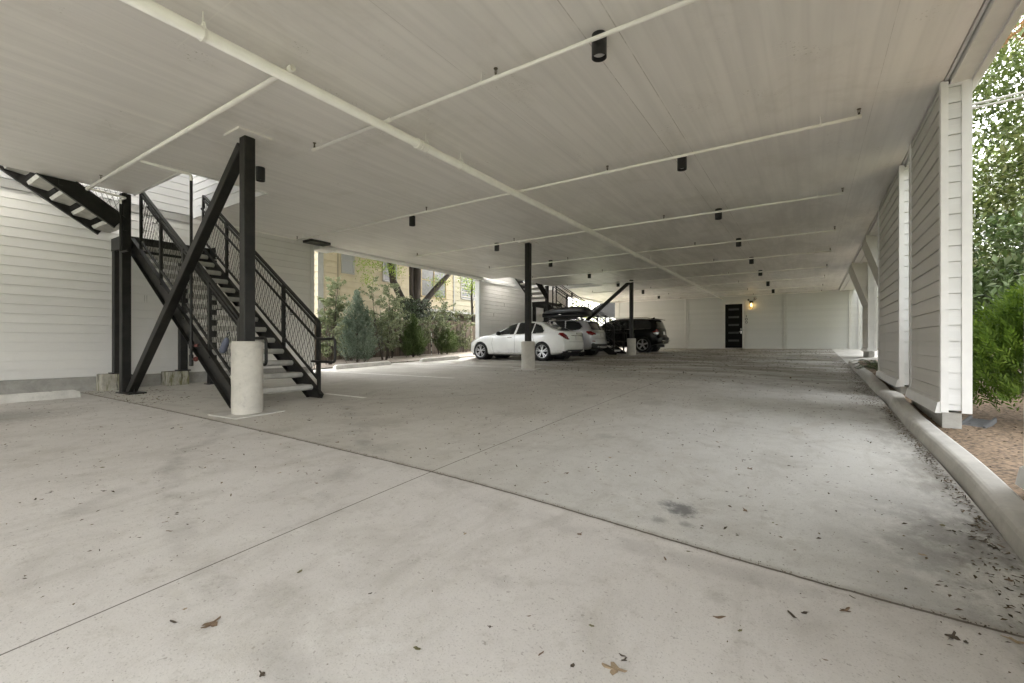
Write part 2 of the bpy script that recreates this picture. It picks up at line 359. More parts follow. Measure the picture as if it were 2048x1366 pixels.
# ------------------------------------------------------------------ ground height
GX = [-40, -11.5, -6.3, -2.47, .93, 40]
GY = [-60, -6, 0, 2.6, 4.5, 7.3, 10.5, 14, 19, 24, 28.6, 60]
GZ = [[.0, .25, .37, .39, .43, .50, .585, .67, .80, .90, .99, 1.1],
      [.0, .25, .37, .39, .43, .50, .585, .67, .80, .90, .99, 1.1],
      [-.3, .05, .29, .365, .42, .50, .594, .68, .80, .91, 1.0, 1.1],
      [-.5, -.22, .14, .30, .385, .505, .60, .69, .81, .92, 1.01, 1.15],
      [-.6, -.35, -.03, .14, .27, .39, .515, .63, .77, .90, 1.02, 1.2],
      [-.6, -.35, -.03, .14, .27, .39, .515, .63, .77, .90, 1.02, 1.2]]
def ground(x, y):
    x = np.atleast_1d(np.asarray(x, float)); y = np.atleast_1d(np.asarray(y, float))
    cols = np.array([pchip(GY, r, y) for r in GZ])           # (6, n)
    out = np.empty(len(x))
    for i in range(len(x)): out[i] = pchip(GX, cols[:, i], x[i:i + 1])[0]
    return out
def gz(x, y): return float(ground([x], [y])[0])
def sheet(name, xs, ys, mat, dz=0, parent=None, fn=None):
    X, Y = np.meshgrid(xs, ys); x, y = X.ravel(), Y.ravel(); z = ground(x, y) + dz
    if fn is not None: z = fn(x, y, z)
    V = np.stack([x, y, z], 1); nx, ny = len(xs), len(ys)
    F = [(j * nx + i, j * nx + i + 1, (j + 1) * nx + i + 1, (j + 1) * nx + i) for j in range(ny - 1) for i in range(nx - 1)]
    return mkobj(name, V, F, mat, parent, smooth=True)
def struct(o, label=None): o['kind'] = 'structure'; return o

KX = .90                                   # kerb face line
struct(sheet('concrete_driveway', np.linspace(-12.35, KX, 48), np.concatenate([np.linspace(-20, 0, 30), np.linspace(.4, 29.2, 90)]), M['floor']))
def low(x, y, z): return z - .06 - .5 * ((np.abs(x) > 45) | (y > 80))
struct(sheet('ground', np.concatenate([[-400, -120, -60], np.linspace(-30, 30, 31), [60, 120, 400]]), np.concatenate([[-400, -120, -60, -30, -20], np.linspace(-12, 40, 27), [60, 90, 150, 400]]), M['grass'], -.07, fn=lambda x, y, z: z - .02))
struct(sheet('street', np.linspace(-60, 60, 31), np.linspace(-29, -20, 5), M['asphalt'], -.03))
struct(sheet('planting_bed', np.linspace(1.05, 9, 20), np.linspace(-6, 17.9, 44), M['mulch'], .055))
struct(sheet('walkway', np.linspace(KX, 5, 12), np.linspace(15.4, 29.2, 24), M['kerb'], .006))
struct(sheet('side_bed', np.linspace(2.6, 9, 10), np.linspace(18.0, 30, 20), M['mulch'], .03))
struct(sheet('gravel_strip', np.linspace(-15.6, -12.35, 10), np.linspace(4, 29, 40), M['gravel'], .03, fn=lambda x, y, z: z + .03 * (x < -12.5)))
struct(sheet('neighbour_yard', np.linspace(-24, -15.6, 8), np.linspace(4, 34, 24), M['soil'], .03))
# kerb: swept profile with a rounded top, wandering slightly, jogging where two pours meet
ys = np.linspace(-6, 18.2, 110); V, F = [], []
prof = [(0, -.05), (.006, .03), (.016, .085), (.026, .106), (.042, .119), (.06, .124), (.145, .130), (.160, .124), (.168, .105), (.17, -.05)]
for y in ys:
    g = gz(KX, y); jog = .035 * math.exp(-((y - 8.6) / .35) ** 2); wob = .012 * math.sin(y * 1.7) + jog
    endc = max(0, (y - 16.2) / 2.0); sx = .9 * endc ** 2
    for a, h in prof: V.append((KX + a * (1 + 2.2 * jog) + wob + sx, y, g + h * (1 - .35 * math.exp(-((y - 9.3) / .25) ** 2))))
n = len(prof)
F = [(j * n + i, j * n + i + 1, (j + 1) * n + i + 1, (j + 1) * n + i) for j in range(len(ys) - 1) for i in range(n - 1)] + [list(range(n)), [len(V) - 1 - i for i in range(n)]]
struct(mkobj('kerb', V, F, M['kerb']))
def line_strip(x0, y0, x1, y1, wd):
    p, q = np.array([x0, y0]), np.array([x1, y1]); d = (q - p) / np.linalg.norm(q - p); nn = np.array([-d[1], d[0]]) * wd / 2
    V, F = [], []; k = 14
    for i in range(k + 1):
        c = p + (q - p) * i / k
        for s_ in (-1, 1):
            e = c + nn * s_; V.append((e[0], e[1], gz(*e) + .006))
    F = [(2 * i, 2 * i + 1, 2 * i + 3, 2 * i + 2) for i in range(k)]
    return struct(mkobj('parking_line', V, F, M['paint']))
line_strip(-11.9, 7.75, -6.7, 7.8, .09); line_strip(-12.2, 10.95, -6.6, 10.9, .09); line_strip(-12.0, 11.25, -7.4, 11.25, .09)
line_strip(-7.0, 4.75, -5.95, 4.75, .09); line_strip(-12, 16.6, -6.6, 16.6, .09)

# ------------------------------------------------------------------ building
ZC = 4.05
XL, XR = -11.5, 1.15
def siding(mb, plane, c, a0, a1, z0, z1, s, e=EXP, lap=.011):
    """lapped boards on a vertical plane: plane 'x' (at x=c, running in y) or 'y'; s = side the boards face"""
    k0 = math.floor(z0 / e)
    for k in range(k0, int(math.ceil(z1 / e))):
        b, t = max(z0, k * e), min(z1, (k + 1) * e)
        if t - b < .004: continue
        sl_ = min(.008 if e < .2 else .02, (t - b) * .3); b2 = b + sl_
        ob, ot = s * lap * (1 - (b2 - k * e) / e), s * lap * (1 - (t - k * e) / e) * .999; dp_ = -s * .014
        P = (lambda a, o, z: (c + o, a, z)) if plane == 'x' else (lambda a, o, z: (a, c + o, z))
        q = [P(a0, ob, b2), P(a1, ob, b2), P(a1, ot, t), P(a0, ot, t), P(a0, dp_, b2), P(a1, dp_, b2), P(a0, dp_, b), P(a1, dp_, b), P(a0, 0, b), P(a1, 0, b)]
        mb.add(q, [(0, 1, 2, 3), (4, 5, 1, 0), (6, 7, 5, 4), (8, 9, 7, 6), (0, 3, 8, 6, 4), (1, 5, 7, 9, 2)])
    return mb
bld = thing('apartment_building', 'white apartment building raised over an open carport with sided walls', 'building', (0, 0, 0))
# soffit with stair openings
SH = 15.95
ZT = 4.13
holes = []
for d in (0, SH): holes += [(-11.35, -8.33, 3.16 + d, 4.41 + d), (-11.35, -10.44, -.3 + d, 3.16 + d)]
xs = sorted({-11.35, XR + .012} | {h[0] for h in holes} | {h[1] for h in holes}); ys_ = sorted({-13.0, 28.6} | {h[2] for h in holes} | {h[3] for h in holes})
mb = MB()
for i in range(len(xs) - 1):
    for j in range(len(ys_) - 1):
        cx, cy = (xs[i] + xs[i + 1]) / 2, (ys_[j] + ys_[j + 1]) / 2
        if any(h[0] < cx < h[1] and h[2] < cy < h[3] for h in holes): continue
        mb.box(xs[i], xs[i + 1], ys_[j], ys_[j + 1], ZC, ZT)
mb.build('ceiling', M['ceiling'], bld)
# opening edge trims + stairwell shafts above
tr, sw = MB(), MB()
for d in (0, SH):
    x0, x1, y0, y1 = -11.5, -8.33, 3.16 + d, 4.41 + d
    tr.box(x0 + .15, x1 + .035, y1 - .002, y1 + .035, ZC - .018, ZC + .1); tr.box(x1 - .001, x1 + .033, y0, y1 - .003, ZC - .018, ZC + .1)
    tr.box(-10.45, x1 - .002, y0 - .035, y0 + .002, ZC - .012, ZC + .1)
    siding(sw, 'y', y1 + .06, x0, x1 + .1, ZC + .11, 7.4, -1); siding(sw, 'x', x1 + .12, y0 - .1, y1 + .06, ZC + .11, 6.6, -1)
    siding(sw, 'x', XL, -1 + d, y1 + .06, 3.9, 7.6, 1)
for d in (0, SH):
    sw.box(-11.0, -8.0, 2.2 + d, 4.6 + d, 6.4, 6.5); siding(sw, 'y', 3.08 + d, -10.4, -8.2, ZC + .11, 7.2, 1)  # unseen roof slab added over each shaft to cut the skylight
tr.build('opening_trim', M['trim'], bld); sw.build('stairwell_wall_cover', M['siding_clean'], bld)
# upper storeys (above the picture; they shade the ground beside the building)
up = MB()
for (a, b, c_, d_) in ((-8.1, 1.42, -13, 28.8), (-11.6, -8.1, 4.55, 15.0), (-11.6, -8.1, 20.6, 28.8)): up.box(a, b, c_, d_, ZT + .12, 9.6)
up.build('upper_storey', M['siding'], bld)
# front fascia, right header beam with a dark gap beside the soffit
fb = MB(); fb.box(-11.6, 1.45, -13.15, -13.002, 3.95, 4.6); fb.box(1.215, 1.375, -13, 6.45, 4.0, 4.24); fb.box(1.215, 1.375, 8.25, 9.1, 4.0, 4.24); fb.box(1.215, 1.375, 11.72, 28.6, 4.0, 4.24)
fb.build('header_beam', M['trim'], bld)
gb = MB(); gb.box(1.174, 1.203, -13, 28.6, 4.052, 4.2); gb.box(1.441, 1.86, 12.4, 28.58, 4.003, 4.2); gb.build('soffit_edge', M['trim'], bld)
fc = MB(); fc.box(1.376, 1.44, -13, 28.6, 3.975, 4.5); fc.build('fascia_board', M['trim'], bld)
# left shear walls
def shear(d, x, y0, y1):
    z0 = .665 if d == 0 else 1.02
    s_ = MB(); siding(s_, 'x', x, y0, y1, z0, 4.2, 1); s_.box(x - .2, x - .016, y0 + .01, y1 - .01, z0, 4.2)
    siding(s_, 'y', y0, x - .19, x + .0, z0, 4.2, -1); siding(s_, 'y', y1, x - .19, x, z0, 4.2, 1)
    o = s_.build('side_wall', M['siding'], bld)
    f_ = MB(); g = min(gz(x, y0), gz(x, y1)); f_.box(x - .21, x + .004, y0 + .02, y1 - .02, g - .3, z0 - .002); f_.build('foundation', M['found'], o)
    for yy, s2 in ((y0, -1), (y1, 1)):
        t_ = MB(); t_.box(x + .013, x + .03, min(yy, yy - s2 * .09), max(yy, yy - s2 * .09), z0, 4.04); t_.box(x - .01, x + .03, min(yy + s2 * .013, yy + s2 * .028), max(yy + s2 * .013, yy + s2 * .028), z0, 4.04); t_.build('corner_trim', M['trim'], o)
    j_ = MB()
    for k in range(12):
        yj = y0 + .4 + (y1 - y0 - .8) * random.random(); kk = random.randint(5, 22); j_.box(x + .004, x + .0135, yj, yj + .003, kk * EXP + .006, (kk + .93) * EXP)
    j_.build('butt_joint', M['found'], o)
    return o
shear(0, XL, -13, 7.42); shear(1, XL - .12, 15.1, 23.4)
# header over the side opening, and a black box standing in for the shaded gap at the wall's end
hb = MB(); hb.box(-11.66, -11.2, 7.43, 7.95, 3.90, 3.97); hb.box(-11.68, -11.36, 7.45, 15.08, 3.98, 4.3); hb.box(-11.8, -11.36, 23.42, 28.5, 3.98, 4.3); hb.box(-11.80, -11.3, 14.9, 15.07, 3.93, 3.975)
hb.build('header_beam', M['trim'], bld)
rc = MB(); rc.box(-11.3, -10.92, 7.0, 7.58, 3.985, 4.047); rc.build('recess_shade', M['black'], bld)
# end wall
YE = 28.6
s_ = MB(); siding(s_, 'y', YE, -10.6, -4.25, .9, 4.2, -1); siding(s_, 'y', YE, -3.09, 3.6, .9, 4.2, -1); siding(s_, 'y', YE, -4.25, -3.09, 3.69, 4.2, -1); s_.box(-10.6, 3.6, YE + .016, YE + .2, .8, 4.2)
ew = s_.build('end_wall', M['siding_clean'], bld)
t_ = MB()
for xa, xb in ((-10.72, -10.45), (-6.36, -6.24), (-6.20, -6.13), (-1.22, -1.13), (-1.10, -1.04), (1.62, 1.74), (2.0, 2.06)): t_.box(xa, xb, YE - .06, YE - .013, .9, 4.045)
t_.build('batten', M['trim'], ew)
t_ = MB(); t_.box(-10.7, 3.6, YE - .03, YE - .012, .9, 1.06); t_.box(-11.35, 1.2, YE - .06, YE - .036, 3.985, 4.047); t_.build('skirt_board', M['trim'], ew)
dx0, dx1, dz0, dz1 = -4.11, -3.22, 1.02, 3.55
t_ = MB(); t_.box(dx0, dx1, YE - .03, YE - .001, dz0, dz1); door = t_.build('door', M['door'], bld)
t_ = MB()
for k in range(5):
    zc = dz1 - .3 - k * .445; t_.box(dx0 + .17, dx1 - .17, YE - .036, YE - .0301, zc - .055, zc + .055)
t_.build('glass_strip', M['frost'], door)
t_ = MB(); t_.box(dx0 - .13, dx0 - .003, YE - .05, YE - .0105, .99, dz1 + .13); t_.box(dx1 + .003, dx1 + .10, YE - .05, YE - .0105, .99, dz1 + .13); t_.box(dx0 - .002, dx1 + .002, YE - .05, YE - .0105, dz1 + .003, dz1 + .13); t_.build('door_frame', M['trim'], door)
t_ = MB(); t_.lathe([(0, -.02), (.035, -.02), (.035, .01), (0, .01)], (dx1 - .06, YE - .04, 2.12), (0, 1, 0), 14); t_.box(dx1 - .09, dx1 - .03, YE - .045, YE - .031, 1.86, 2.02); t_.tube([(dx1 - .06, YE - .05, 1.96), (dx1 - .06, YE - .085, 1.96), (dx1 - .17, YE - .085, 1.96)], .012); t_.build('handle', M['chrome'], door, smooth=False)

# things on the end wall
th_ = thing('wall_lantern', 'lit black and brass wall lantern glowing beside the black door', 'lantern', (-2.764, YE - .02, 3.44))
t_ = MB(); t_.box(-2.83, -2.70, YE - .045, YE - .012, 3.34, 3.66); t_.box(-2.85, -2.68, YE - .2, YE - .046, 3.58, 3.68); t_.box(-2.85, -2.68, YE - .2, YE - .046, 3.22, 3.235); t_.build('housing', M['black'], th_)
m, nt, b = mat_new('lantern_glass'); b.inputs['Base Color'].default_value = (1, .85, .55, 1); b.inputs['Transmission Weight'].default_value = .9; b.inputs['Roughness'].default_value = .15
t_ = MB(); t_.box(-2.845, -2.685, YE - .195, YE - .05, 3.236, 3.578); t_.build('lantern_glass', m, th_)
m, nt, b = mat_new('warm_bulb'); b.inputs['Emission Color'].default_value = (1, .72, .32, 1); b.inputs['Emission Strength'].default_value = .9
t_ = MB(); t_.lathe([(0, -.09), (.028, -.07), (.036, -.02), (.02, .05), (0, .09)], (-2.765, YE - .122, 3.46), (0, 0, 1), 12); t_.build('bulb', m, th_, smooth=True)
lp = bpy.data.lights.new('lantern_light', 'POINT'); lp.energy = .12; lp.color = (1, .75, .4); lp.shadow_soft_size = .05
lo = bpy.data.objects.new('lantern_light', lp); COL.objects.link(lo); lo.location = (-2.765, YE - .26, 3.42)
th_ = thing('security_camera', 'small black security camera mounted on the white end wall', 'camera', (-2.914, YE - .03, 3.75))
t_ = MB(); t_.lathe([(0, -.05), (.035, -.05), (.05, -.02), (.05, .02), (0, .02)], (-2.914, YE - .035, 3.75), (0, 1, 0), 16); t_.build('dome', M['black'], th_, True)
t_ = MB(); t_.lathe([(.0, -.02), (.022, -.02), (.022, .0)], (-2.914, YE - .088, 3.75), (0, 1, 0), 12); t_.build('lens', M['frost'], th_, True)
th_ = thing('alarm_siren', 'round silver alarm siren mounted above the wall lantern', 'siren', (-2.6, YE - .03, 3.81))
t_ = MB(); t_.lathe([(0, -.06), (.06, -.06), (.07, -.03), (.09, -.03), (.1, -.01), (.1, .02)], (-2.6, YE - .03, 3.81), (0, 1, 0), 20); t_.build('siren_body', M['chrome'], th_, True)
t_ = MB(); t_.lathe([(0, -.006), (.045, -.006), (.045, .0)], (-2.6, YE - .092, 3.81), (0, 1, 0), 16); t_.build('grille', M['found'], th_, True)
th_ = thing('house_number', 'dark metal house number 100 stacked vertically beside the door', 'house number', (-3.015, YE - .02, 2.67))
t_ = MB(); t_.box(-3.028, -3.004, YE - .032, YE - .012, 2.785, 2.895); t_.build('digit_one', M['black'], th_)
for zc in (2.668, 2.499):
    t_ = MB(); pr = [(.066, -.01), (.066, .01), (.044, .01), (.044, -.01), (.066, -.01)]; t_.lathe(pr, (-3.015, YE - .022, zc), (0, 1, 0), 24); t_.build('digit_zero', M['black'], th_)
th_ = thing('doorbell', 'small pale doorbell button beside the black door', 'doorbell', (-3.09, YE - .03, 2.35))
t_ = MB(); t_.box(-3.115, -3.075, YE - .04, YE - .012, 2.29, 2.40); t_.build('plate', M['trim'], th_); t_ = MB(); t_.lathe([(0, -.008), (.012, -.006), (.012, .0)], (-3.095, YE - .041, 2.36), (0, 1, 0), 12); t_.build('button', M['chrome'], th_)

# right-hand wall piers
def pier(x, y0, y1, label, zf, corbel=0, foot=None):
    p = thing('wall_pier', label, 'wall pier', (x + .1, (y0 + y1) / 2, zf), 'sided wall piers along the kerb')
    s_ = MB(); siding(s_, 'y', y0, x + .03, x + .165, zf, ZC - .05, -1); siding(s_, 'y', y1, x + .03, x + .165, zf, ZC - .05, 1); siding(s_, 'x', x + .2, y0, y1, zf, ZC - .05, 1)
    s_.box(x + .03, x + .18, y0 + .018, y1 - .018, zf, ZC - .051); s_.build('outer_siding', M['siding_clean'], p)
    s_ = MB(); siding(s_, 'x', x + .01, y0 + .05, y1 - .05, zf + .02, ZC - .02, -1); s_.build('inner_siding', M['siding_grey'], p)
    for yy, s2 in ((y0, -1), (y1, 1)):
        t_ = MB(); a, b_ = sorted((yy, yy + s2 * .018)); t_.box(x - .012, x + .012, *sorted((yy + s2 * .022, yy - s2 * .06)), zf - .02, ZC - .01); t_.box(x + .0125, x + .05, a, b_, zf - .02, ZC - .02)
        t_.box(x + .15, x + .215, a - .001, b_ + .001, zf - .02, ZC - .04); t_.box(x + .2005 + .0145, x + .228, *sorted((yy + s2 * .018, yy - s2 * .06)), zf - .02, ZC - .04); t_.build('corner_trim', M['trim'], p)
    t_ = MB(); t_.prism([(x - .005, zf + .10), (x - .035, zf + .08), (x - .055, zf - .03), (x - .005, zf - .03)], 'y', y0 - .01, y1 + .01); t_.build('drip_board', M['trim'], p)
    g = min(gz(1.15, y0), gz(1.15, y1)); t_ = MB(); t_.box(x + .01, x + .16, y0 + .03, y1 - .03 + (foot or 0), g - .3, zf - .021); t_.build('foundation', M['found'], p)
    if corbel:
        w_ = corbel; t_ = MB(); t_.prism([(x - w_, ZC - .002), (x - w_ - .0, ZC - .14), (x - .014, ZC - 1.42), (x - .014, ZC - .002)], 'y', y0 + .06, y1 - .05); t_.build('bracket', M['siding_grey'], p)
        t_ = MB(); t_.prism([(x - w_ - .012, ZC - .003), (x - w_ - .012, ZC - .15), (x - .004, ZC - 1.46), (x - .004, ZC - 1.22), (x - w_ + .11, ZC - .1), (x - w_ + .11, ZC - .003)], 'y', y0 + .035, y0 + .059); t_.build('bracket_trim', M['siding_grey'], p)
    return p
pier(1.15, .3, 4.19, 'white sided wall pier at the right edge of the photo, nearest along the kerb', .43, 0, .11)
pier(1.15, 6.45, 8.24, 'white sided wall pier beside the bright green bush, with a drip board at its foot', .60)
pier(1.15, 9.10, 11.7, 'long sided wall pier second behind the bright green bush', .66)
pier(1.60, 14.4, 15.7, 'sided wall pier with a flared bracket, half hidden behind the long pier', 1.0, .42)
pier(1.60, 19.0, 20.9, 'sided wall pier with a flared triangular bracket nearest the end wall', 1.06, .42)

# ------------------------------------------------------------------ steel columns on concrete bases
def column(x, y, zf, label, zb, foot):
    c = thing('steel_column', label, 'column', (x, y, zf), 'steel columns on concrete bases')
    t_ = MB(); t_.obox((x, y, (zb + ZC - .03) / 2), (1, 0, 0), (0, 1, 0), (0, 0, 1), .07, .07, (ZC - .03 - zb) / 2, .008); t_.build('post', M['steel'], c)
    t_ = MB(); pr = [(0, zb), (.165, zb), (.178, zb - .008), (.185, zb - .025)] + [(.185 + .003 * math.sin(k * 2.1), zb - .03 - k * (zb - zf - .03) / 8) for k in range(9)] + [(.187, zf - .1)]
    t_.lathe(pr, (x, y, 0), (0, 0, 1), 40); t_.build('concrete_base', M['cyl'], c, smooth=True)
    t_ = MB(); t_.box(x - .2, x + .2, y - .2, y + .22, ZC - .028, ZC - .002); t_.build('ceiling_plate', M['ceiling'], c)
    if foot:
        t_ = MB(); t_.beam((x - .1, y, ZC - .12), foot, .13, .13, (0, 1, 0), .008); fx = Vector(foot); t_.prism([(fx.x + .0, fx.z), (fx.x + .26, fx.z), (fx.x + .05, fx.z + .34)], 'y', y - .008, y + .008); t_.build('brace', M['steel'], c)
        t_ = MB(); t_.box(foot[0] - .12, foot[0] + .35, y - .13, y + .13, foot[2] - .02, foot[2] + .022); t_.build('base_plate', M['steel'], c)
    t_ = MB(); a = .34; P = [(x + a, y - a * .9), (x + a * .9, y + a), (x - a, y + a * .9), (x - a * .9, y - a)]
    t_.add([(p[0], p[1], gz(*p) + .012) for p in P] + [(p[0] + (p[0] - x) * .04, p[1] + (p[1] - y) * .04, gz(*p) - .04) for p in P], [(0, 1, 2, 3), (4, 5, 1, 0), (5, 6, 2, 1), (6, 7, 3, 2), (7, 4, 0, 3)]); t_.build('footing_pad', M['kerb'], c)
    return c
column(-6.22, 3.07, gz(-6.22, 3.07), 'black steel column on a fat concrete base, braced beside the nearer staircase', 1.33, (-10.38, 3.07, .40))
column(-6.40, 10.5, gz(-6.4, 10.5), 'plain black steel column on a concrete base in front of the white sedan', 1.36, None)
column(-6.42, 19.05, gz(-6.42, 19.05), 'black steel column with a diagonal brace in front of the black suv', 1.52, (-10.4, 19.05, .81))

# ------------------------------------------------------------------ staircases
def wires(mb, org, ex, ey, L, H, sp=.115, r=.0022, k=1.9):
    """diamond wire mesh in the parallelogram org + s*ex + h*ey"""
    org, ex, ey = Vector(org), Vector(ex), Vector(ey)
    nn = ex.cross(ey).normalized()
    for sgn in (1, -1):
        s0 = -H / k - sp
        while s0 < L + H / k + sp:
            # line: s = s0 + sgn*h/k
            hs = []
            for h in (0, H): hs.append((s0 + sgn * h / k + (0 if sgn > 0 else H / k * 0), h))
            (sa, ha), (sb, hb_) = hs
            t0, t1 = 0, 1; ds = sb - sa
            if abs(ds) > 1e-9:
                ta, tb = (0 - sa) / ds, (L - sa) / ds; t0, t1 = max(0, min(ta, tb)), min(1, max(ta, tb))
            if t1 > t0 + 1e-3:
                p = org + ex * (sa + ds * t0) + ey * (H * t0) + nn * (.003 * sgn); q = org + ex * (sa + ds * t1) + ey * (H * t1) + nn * (.003 * sgn)
                mb.beam(p, q, r * 2, r * 2, nn)
            s0 += sp
def staircase(d, label):
    ZL, rise, run, X0 = 3.33, .193, .283, -10.742
    ya, yb = 3.2 + d, 4.4 + d
    st = thing('staircase', label, 'staircase', (-9, 3.8 + d, gz(-9, 3.8 + d)), 'steel staircases with concrete treads')
    nose = lambda X: ZL - (X - X0) / run * rise
    n = 0
    for j in range(1, 16):
        zt = ZL - rise * j; xn = X0 + run * j
        if zt < gz(xn, yb) + .13: break
        n = j; t_ = MB(); t_.prism([(xn, zt), (xn, zt - .055), (xn - .03, zt - .085), (xn - .27, zt - .05), (xn - .30, zt)], 'y', ya + .02, yb - .02); t_.build('tread', M['tread'], st)
    xf = X0 + run * n + .1; zf = gz(xf, yb)
    for y, sd in ((ya, 1), (yb, -1)):
        sd_ = (0, -sd if y == ya else -sd, 0)
        t_ = MB(); p = (X0 + .05, y, nose(X0 + .05) - .13); q = (xf + .08, y, nose(xf + .08) - .13); t_.chan(p, q, .27, .055, .010, (0, -1 if y == ya else -1, 0)); t_.build('stringer', M['steel'], st)
    # upper flight, along the side wall towards -y
    xa, xb = -11.36, -10.46; Y0 = 3.06 + d; nu = lambda y: ZL + (Y0 - y) / run * rise
    for j in range(1, 12):
        zt = ZL + rise * j; yn = Y0 - run * (j - 1)
        t_ = MB(); t_.prism([(yn, zt), (yn, zt - .055), (yn - .03, zt - .085), (yn - .27, zt - .05), (yn - .30, zt)], 'x', xa + .02, xb - .02); t_.build('tread', M['tread'], st)
    for x in (xa, xb):
        t_ = MB(); t_.chan((x, Y0 - .13, nu(Y0 - .13) + .07), (x, Y0 - 3.3, nu(Y0 - 3.3) + .07), .28, .055, .010, (1, 0, 0)); t_.build('stringer', M['steel'], st)
    # landing
    t_ = MB(); t_.box(xa + .012, X0 + .0, Y0 + .012, yb + .1, ZL - .075, ZL - .002); t_.build('landing_slab', M['tread'], st)
    t_ = MB()
    for y in (Y0, yb + .13): t_.box(xa, X0 + .25, y - .006, y + .006, ZL - .24, ZL + .0); t_.box(xa, X0 + .25, y + .0065, y + .05, ZL - .24, ZL - .23)
    t_.box(X0 + .005, X0 + .02, Y0 + .007, yb + .12, ZL - .24, ZL); t_.box(xa + .0, xa + .01, Y0 + .007, yb + .12, ZL - .24, ZL); t_.build('landing_frame', M['steel'], st)
    # posts
    def post(x, y, z0, z1, w_=.07):
        t_ = MB(); t_.obox((x, y, (z0 + z1) / 2), (1, 0, 0), (0, 1, 0), (0, 0, 1), w_, w_, (z1 - z0) / 2, .008); t_.box(x - w_ - .04, x + w_ + .04, y - w_ - .04, y + w_ + .04, z0 - .01, z0 + .012); t_.build('post', M['steel'], st)
    zw = (.725 if d == 0 else 1.08)
    post(-10.52, 3.13 + d - .1, gz(-10.5, 3.1 + d), ZC - .003); post(-11.28, 3.13 + d, zw, ZL - .24); post(-11.28, 4.23 + d, zw, ZL - .24); post(-10.74, 4.57 + d, gz(-10.74, 4.57 + d), ZL - .24)
    for y, hy in ((3.08 + d, .22), (4.1 + d, .2)):
        t_ = MB(); t_.box(-11.47, -11.14, y - hy, y + hy, gz(-11.3, y) - .2, zw - .012, .01); t_.build('pedestal', M['moss'], st)
    # guards: lower flight both sides, upper flight outer side
    rz = lambda X: nose(X) + 1.10
    ex = Vector((run, 0, -rise)).normalized(); kx = ex.x
    for y, xs0, xs1, inn in ((ya - .005, X0 + .45, xf + .0, 1), (yb + .005, X0 + .0, xf + .02, -1)):
        t_ = MB(); npost = 5
        t_.beam((xs0, y, rz(xs0)), (xs1, y, rz(xs1)), .05, .035, (0, 0, 1)); t_.beam((xs0, y, rz(xs0) - .085), (xs1, y, rz(xs1) - .085), .03, .03, (0, 0, 1)); t_.beam((xs0, y, nose(xs0) + .16), (xs1, y, nose(xs1) + .16), .03, .03, (0, 0, 1))
        for k in range(npost):
            X = xs0 + (xs1 - xs0) * k / (npost - 1); zb = nose(X) - .1 if k < npost - 1 else gz(X, y)
            t_.obox((X, y, (zb + rz(X)) / 2), (1, 0, 0), (0, 1, 0), (0, 0, 1), .026, .02, (rz(X) - zb) / 2)
            if 0 < k < npost: t_.obox((X - .06, y, (nose(X) + .16 + rz(X) - .06) / 2 + .03), (1, 0, 0), (0, 1, 0), (0, 0, 1), .008, .008, .43)
        g_ = t_.build('guardrail', M['steel'], st)
        t_ = MB(); wires(t_, (xs0, y, nose(xs0) + .17), ex, (0, 0, 1), (xs1 - xs0) / kx, .84); t_.build('wire_mesh', M['steel'], g_)
        yy = y + inn * .075; zh = lambda X: nose(X) + .86
        xe = xf - .05
        pts = [(xs0 + .1, yy, zh(xs0 + .1)), (xe, yy, zh(xe)), (xe + .12, yy, zh(xe + .12)), (xe + .60, yy, zh(xe + .12)), (xe + .60, yy, zh(xe + .12) - .36), (xe + .0, yy, zh(xe + .12) - .36)]
        t_ = MB(); t_.tube(round_path(pts, .06), .021, 10)
        for X in (xs0 + .5, (xs0 + xs1) / 2, xs1 - .7):
            t_.tube([(X, yy, zh(X) - .02), (X, yy, zh(X) - .09), (X, y, zh(X) - .09)], .008, 6)
        t_.build('handrail', M['steel'], st, smooth=False)
    y0g, y1g = Y0 - .05, Y0 - 2.6; ey_ = Vector((0, -run, rise)).normalized()
    t_ = MB(); t_.beam((xb, y0g, nu(y0g) + .22), (xb, y1g, nu(y1g) + .22), .03, .03); t_.beam((xb, y0g, nu(y0g) + 1.15), (xb, y1g, nu(y1g) + 1.15), .05, .035)
    for k in range(4):
        yy = y0g + (y1g - y0g) * k / 3; t_.box(xb - .02, xb + .02, yy - .025, yy + .025, nu(yy), nu(yy) + 1.15)
    g_ = t_.build('guardrail', M['steel'], st); t_ = MB(); wires(t_, (xb, y0g, nu(y0g) + .23), ey_, (0, 0, 1), 3.1, .9); t_.build('wire_mesh', M['steel'], g_)
    return st
staircase(0, 'nearer black steel staircase with pale concrete treads and mesh railings on the left')
staircase(SH, 'farther black steel staircase with concrete treads behind the parked cars')

# ------------------------------------------------------------------ sprinkler pipework
sp = thing('sprinkler_pipework', 'cream painted sprinkler pipework hung under the carport ceiling', 'pipes', (-4.2, 14, 3.85))
t_ = MB(); t_.tube([(-4.2, -4.9, 3.86), (-4.2, 28.42, 3.86)], .052, 20)
for y in (.45, 9.2): pass
t_.build('main_pipe', M['pipe'], sp, smooth=True)
t_ = MB()
for y in (1.72, 4.32, 5.02, 8.15, 11.2, 14.3, 17.5, 20.6, 23.8, 26.6):
    t_.lathe([(.053, -.012), (.060, -.012), (.060, .012), (.053, .012)], (-4.2, y, 3.86), (0, 1, 0), 20); t_.tube([(-4.2, y, 3.92), (-4.2, y, ZC)], .006, 6)
    t_.tube([(-4.25, y, 3.89), (-4.23, y, 3.95), (-4.2, y, 3.965), (-4.17, y, 3.95), (-4.15, y, 3.89)], .006, 6)
t_.build('pipe_hanger', M['pipe'], sp)
t_ = MB(); 
for y in (4.2, 12.9, 21.7): t_.lathe([(.053, -.055), (.066, -.05), (.066, -.02), (.058, -.015), (.058, .015), (.066, .02), (.066, .05), (.053, .055)], (-4.2, y, 3.86), (0, 1, 0), 24)
